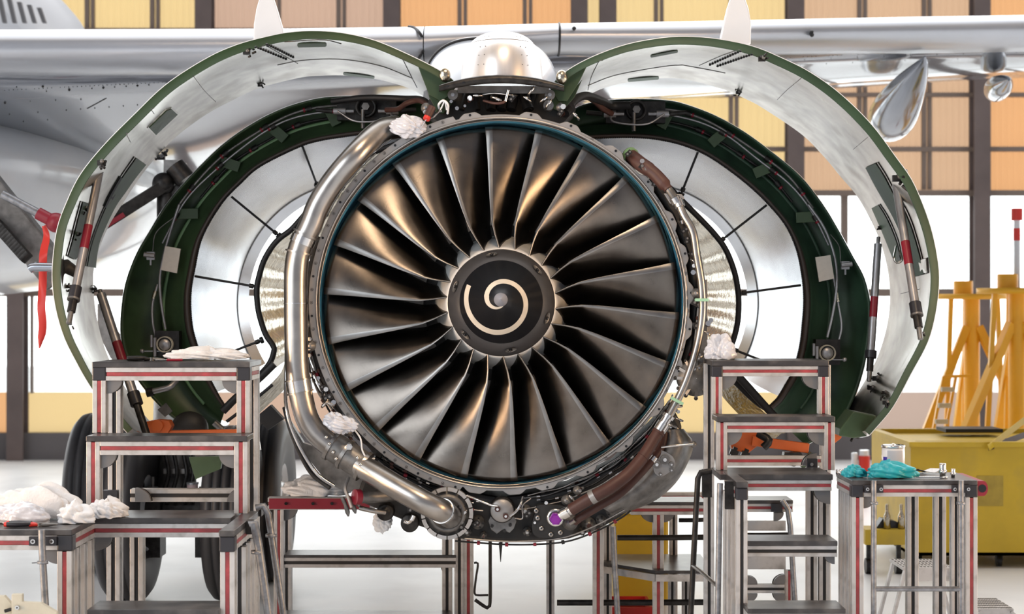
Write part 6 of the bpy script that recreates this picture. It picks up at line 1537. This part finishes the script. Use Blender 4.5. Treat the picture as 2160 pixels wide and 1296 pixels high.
c = Vector((xat(1771, 11.0), -1.03, TZ)); mb = MB().use('chrome'); mb.lathe(c + Vector((0, 0, .015)), [(.018, -.014), (.029, -.014), (.029, .014), (.018, .014), (.018, -.014)], 24, axis='Z'); mb.bar(c + Vector((.028, -.005, .010)), c + Vector((.13, -.06, .008)), .014, .009); tag(mb.build('ring_spanner'), 'ring spanner lying at the left end of the right side table', 'tool')
c = Vector((xat(1935, 10.95), -.98, TZ)); mb = MB().use('white_cloth'); mb.grid([[c + Vector((a * .05 - .03, b * .045, .018 + .012 * math.sin(a * 1.7 + b)))for a in range(5)] for b in range(3)], True); mb.grid([[c + Vector((a * .05 - .03, b * .045, .015 + .012 * math.sin(a * 1.7 + b)))for a in range(5)] for b in range(3)], True); tag(mb.build('paper_sheet'), 'white curled sheet of paper beside the can on the right table', 'paper')

# cream steel bracket frame in the lower left corner
cf = empty('cream_steel_frame', (xat(40, 10.0), -2.0, 0)); tag(cf, 'cream painted bolted steel frame at the lower left corner', 'frame')
mb = MB().use('cream_steel'); mb.prism([P(x, y, 10.0) for x, y in ((-40, 1258), (8, 1258), (24, 1275), (24, 1420), (-40, 1420))], (0, .04, 0)); mb.build('gusset_plate', parent=cf)
mb = MB().use('cream_steel'); mb.prism([P(x, y, 9.95) for x, y in ((24, 1254), (47, 1254), (47, 1270), (86, 1272), (120, 1292), (120, 1420), (24, 1420))], (0, .035, 0)); mb.build('gusset_plate', parent=cf, bevel=.004)
mb = MB().use('chrome'); c = P(37, 1282, 9.95); mb.cyl(c, c + Vector((0, -.012, 0)), .012, 14); mb.use('slot'); mb.cyl(c + Vector((0, -.012, 0)), c + Vector((0, -.015, 0)), .005, 6); mb.use('dark'); mb.cyl(P(10, 1290, 9.98), P(24, 1286, 9.98), .01, 8); mb.build('bolt', parent=cf)
mb = MB().use('cream_steel'); mb.box((xat(-40, 10), -2.02, 0), (xat(120, 10), -1.9, zat(1400, 10))); mb.build('frame_base', parent=cf)

# ---- yellow container at the right
D = 16.3; yb = D - CD; cn = empty('yellow_container', (xat(2100, D), yb + .8, 0)); tag(cn, 'large scuffed yellow steel container on casters at the right', 'container')
x0, x1, z0, z1 = xat(1921, D), xat(2420, D), .118, 1.148
mb = MB().use('yellow'); t = .02
mb.box((x0, yb, z0), (x1, yb + t, z1)); mb.box((x0, yb + 1.75, z0), (x1, yb + 1.77, z1)); mb.box((x0, yb + t, z0), (x0 + t, yb + 1.75, z1)); mb.box((x1 - t, yb + t, z0), (x1, yb + 1.75, z1)); mb.box((x0, yb, z0), (x1, yb + 1.77, z0 + .03))
mb.build('container_body', parent=cn)
mb = MB().use('yellow'); mb.box((x0 - .02, yb - .03, z1 - .03), (x1, yb + .06, z1 + .015)); mb.box((x0 - .02, yb + .06, z1 - .03), (x0 + .06, yb + 1.8, z1 + .015)); mb.box((x0 - .02, yb + 1.74, z1 - .03), (x1, yb + 1.8, z1 + .015)); mb.build('rim_flange', parent=cn)
mb = MB().use('yellow'); mb.box((x0 + .06, yb + .7, z1 - .05), (x1, yb + 1.74, z1 - .03)); mb.build('lid', parent=cn)
mb = MB().use('mid_metal'); mb.box((xat(2060, D), yb - .004, zat(1068, D)), (xat(2116, D), yb, zat(1004, D))); mb.m = [0] * len(mb.m)
patch = mat('faded_dirty_yellow_patch', (0.42, 0.30, 0.04), .6, var=.2, vscale=8); mb.mats = [patch]; mb.build('faded_label', parent=cn)
mb = MB().use('rubber'); mb.box((xat(1990, 17.6), yb + 1.2, z1 + .016), (xat(2110, 17.6), yb + 1.6, z1 + .05)); tag(mb.build('black_mat'), 'thin black mat lying on the yellow container', 'mat')
for px in (1945, 2116):
    mb = MB().use('dark'); x = xat(px, D); mb.cyl((x - .02, yb + .15, .055), (x + .02, yb + .15, .055), .055, 20); mb.box((x - .03, yb + .12, .06), (x + .03, yb + .18, .125)); mb.build('caster', parent=cn)
tag_m = 'yellow_o'
for a, b, k in (((2085, 945), (2170, 880), 0), ((2085, 945), (2170, 915), 1)):
    mb = MB().use('yellow' if k == 0 else 'brown'); mb.bar(P(*a, 16.2 + .02 * k), P(*b, 16.9), .055, .008, up=(0, 1, 0)); mb.build('lashing_strap', parent=cn)

# ---- yellow jack stands beyond it
def jack(px, d, ptop, spread, label, post_=False):
    x = xat(px, d); y = d - CD; e = empty('tripod_jack', (x, y, 0)); tag(e, label, 'jack stand'); zt_ = zat(ptop, d)
    mb = MB().use('yellow_o'); mb.cyl((x, y, .1), (x, y, zt_), .09, 20); mb.cyl((x, y, .05), (x, y, .9), .12, 20); mb.build('column', parent=e)
    mb = MB().use('yellow_o'); mb.lathe((x, y, zt_), [(.02, -.03), (.42, -.03), (.42, .03), (.02, .03)], 24, axis='Z'); mb.cyl((x - .1, y, zt_), (x - .1, y, zt_ + .18), .11, 18); mb.build('head_plate', parent=e)
    for q in (205, 325, 90):
        a = Vector((math.cos(R(q)), math.sin(R(q)), 0)); mb = MB().use('yellow_o'); mb.bar(Vector((x, y, zt_ - .35)) + a * .08, Vector((x, y, .06)) + a * spread, .09, .09); mb.bar(Vector((x, y, .12)), Vector((x, y, .08)) + a * spread, .06, .06); mb.bar(Vector((x, y, zt_ - .02)) + a * .3, Vector((x, y, .5)) + a * .35 * spread, .05, .05)
        mb.cyl(Vector((x, y, 0)) + a * spread, Vector((x, y, .08)) + a * spread, .09, 14); mb.build('leg', parent=e)
    if post_:
        mb = MB().use('white_paint'); mb.cyl((x, y, zt_), (x, y, zat(440, d)), .035, 14); mb.use('red_b'); mb.cyl((x, y, zat(508, d)), (x, y, zat(482, d)), .037, 14); mb.cyl((x, y, zat(465, d)), (x, y, zat(440, d)), .06, 14); mb.build('red_white_screw', parent=e)
jack(2050, 20.5, 626, 1.1, 'yellow tripod jack behind the container, the left of two')
jack(2145, 19.0, 614, 1.25, 'yellow tripod jack with a red and white post at the right edge', True)
# access ladder on the jack
e = empty('yellow_step_ladder', (xat(1975, 19.6), 7.6, 0)); tag(e, 'narrow yellow step ladder leaning left of the tripod jacks', 'ladder')
for off in (0, 26):
    mb = MB().use('yellow_o'); mb.bar(P(1935 + off, 1090, 19.5), P(1990 + off, 795, 19.9), .05, .03); mb.build('ladder_rail', parent=e)
for k in range(8):
    y_ = 1060 - 34 * k; x_ = 1941 + 6.4 * k; mb = MB().use('cream_steel'); mb.bar(P(x_, y_, 19.55), P(x_ + 26, y_, 19.55), .05, .05); mb.build('ladder_rung', parent=e)
mb = MB().use('yellow_o'); mb.bar(P(1990, 795, 19.9), P(2046, 793, 19.9), .05, .03); mb.build('ladder_arm', parent=e)
# small yellow trolley left of the container
D = 15.9; yb = D - CD; e = empty('yellow_trolley', (xat(1870, D), yb + .3, 0)); tag(e, 'small low yellow trolley seen through the legs of the right table', 'trolley')
mb = MB().use('yellow'); mb.box((xat(1825, D), yb, zat(1150, D)), (xat(1914, D), yb + .3, zat(1118, D))); mb.build('trolley_bed', parent=e)
mb = MB().use('blackplastic'); mb.prism([P(x, y, D + .1) for x, y in ((1850, 1112), (1862, 1095), (1888, 1100), (1914, 1112), (1914, 1117), (1850, 1117))], (0, .15, 0)); mb.build('tool_bag', parent=e)
for px in (1871, 1901):
    mb = MB().use('gold_blanket'); c = P(px, 1117, D + .05); mb.lathe(c, [(.001, 0), (.03, 0), (.03, .12), (.015, .16), (.015, .22), (.001, .23)], 14, axis='Z'); mb.build('brass_valve', parent=e)
for px in (1837, 1900):
    mb = MB().use('dark'); x = xat(px, D); mb.cyl((x - .03, yb + .1, .07), (x + .03, yb + .1, .07), .07, 18); mb.box((x - .02, yb + .08, .07), (x + .02, yb + .12, zat(1150, D))); mb.build('wheel', parent=e)
# yellow box and red crate beyond the engine
D = 14.3; mb = MB().use('yellow'); mb.box((xat(1296, D), D - CD, 0), (xat(1410, D), D - CD + .8, zat(1084, D))); tag(mb.build('yellow_box', bevel=.02), 'yellow painted box standing behind the low platform under the engine', 'box')
D = 13.6; mb = MB().use('red_b'); xx0, xx1 = xat(1290, D), xat(1374, D); zz = zat(1277, D)
for lo, hi in (((xx0, 1.5, .0), (xx1, 1.52, zz)), ((xx0, 2.0, .0), (xx1, 2.02, zz)), ((xx0, 1.52, 0), (xx0 + .02, 2.0, zz)), ((xx1 - .02, 1.52, 0), (xx1, 2.0, zz)), ((xx0, 1.5, 0), (xx1, 2.0, .02))): mb.box(lo, hi)
tag(mb.build('red_crate'), 'open red plastic crate on the floor beneath the low platform', 'crate')
# bollard, step stools
D = 22; mb = MB().use('red_b'); x = xat(1823, D); mb.cyl((x, D - CD, 0), (x, D - CD, zat(962, D)), .07, 16); mb.use('white_paint'); mb.cyl((x, D - CD, zat(962, D)), (x, D - CD, zat(950, D)), .06, 16); mb.cyl((x - .12, D - CD, 0), (x - .12, D - CD, zat(956, D)), .04, 12); tag(mb.build('warning_bollard'), 'small red and white bollard on the floor far behind the can', 'bollard')
def stool(xa, xb, py, d, dep, label):
    e = empty('step_stool', (xat((xa + xb) / 2, d), d - CD + dep / 2, 0)); tag(e, label, 'step stool'); z = zat(py, d); x0, x1 = xat(xa, d), xat(xb, d); y = d - CD
    mb = MB().use('alu'); mb.box((x0, y, z - .02), (x1, y + dep, z)); mb.use('mid_metal')
    n = 14
    for k in range(n):
        for j in range(5): xx = x0 + (x1 - x0) * (k + .5) / n; yy = y + dep * (j + .5) / 5; mb.box((xx - .006, yy - .02, z), (xx + .006, yy + .02, z + .004))
    mb.build('ribbed_tread', parent=e)
    mb = MB().use('alu'); mb.box((x0 + .01, y, z - .10), (x1 - .01, y + .015, z - .02)); mb.build('apron', parent=e)
    for (xx, s) in ((x0, -1), (x1, 1)):
        for yy in (y + .01, y + dep - .03):
            mb = MB().use('alu'); mb.bar(Vector((xx - s * .02, yy, z - .02)), Vector((xx + s * .10, yy, 0)), .05, .02); mb.build('leg', parent=e)
stool(1904, 2010, 1198, 13.0, .45, 'aluminium step stool with ribbed top behind the tube ladder')
stool(2064, 2138, 1285, 13.4, .5, 'low ribbed aluminium step at the lower right corner')
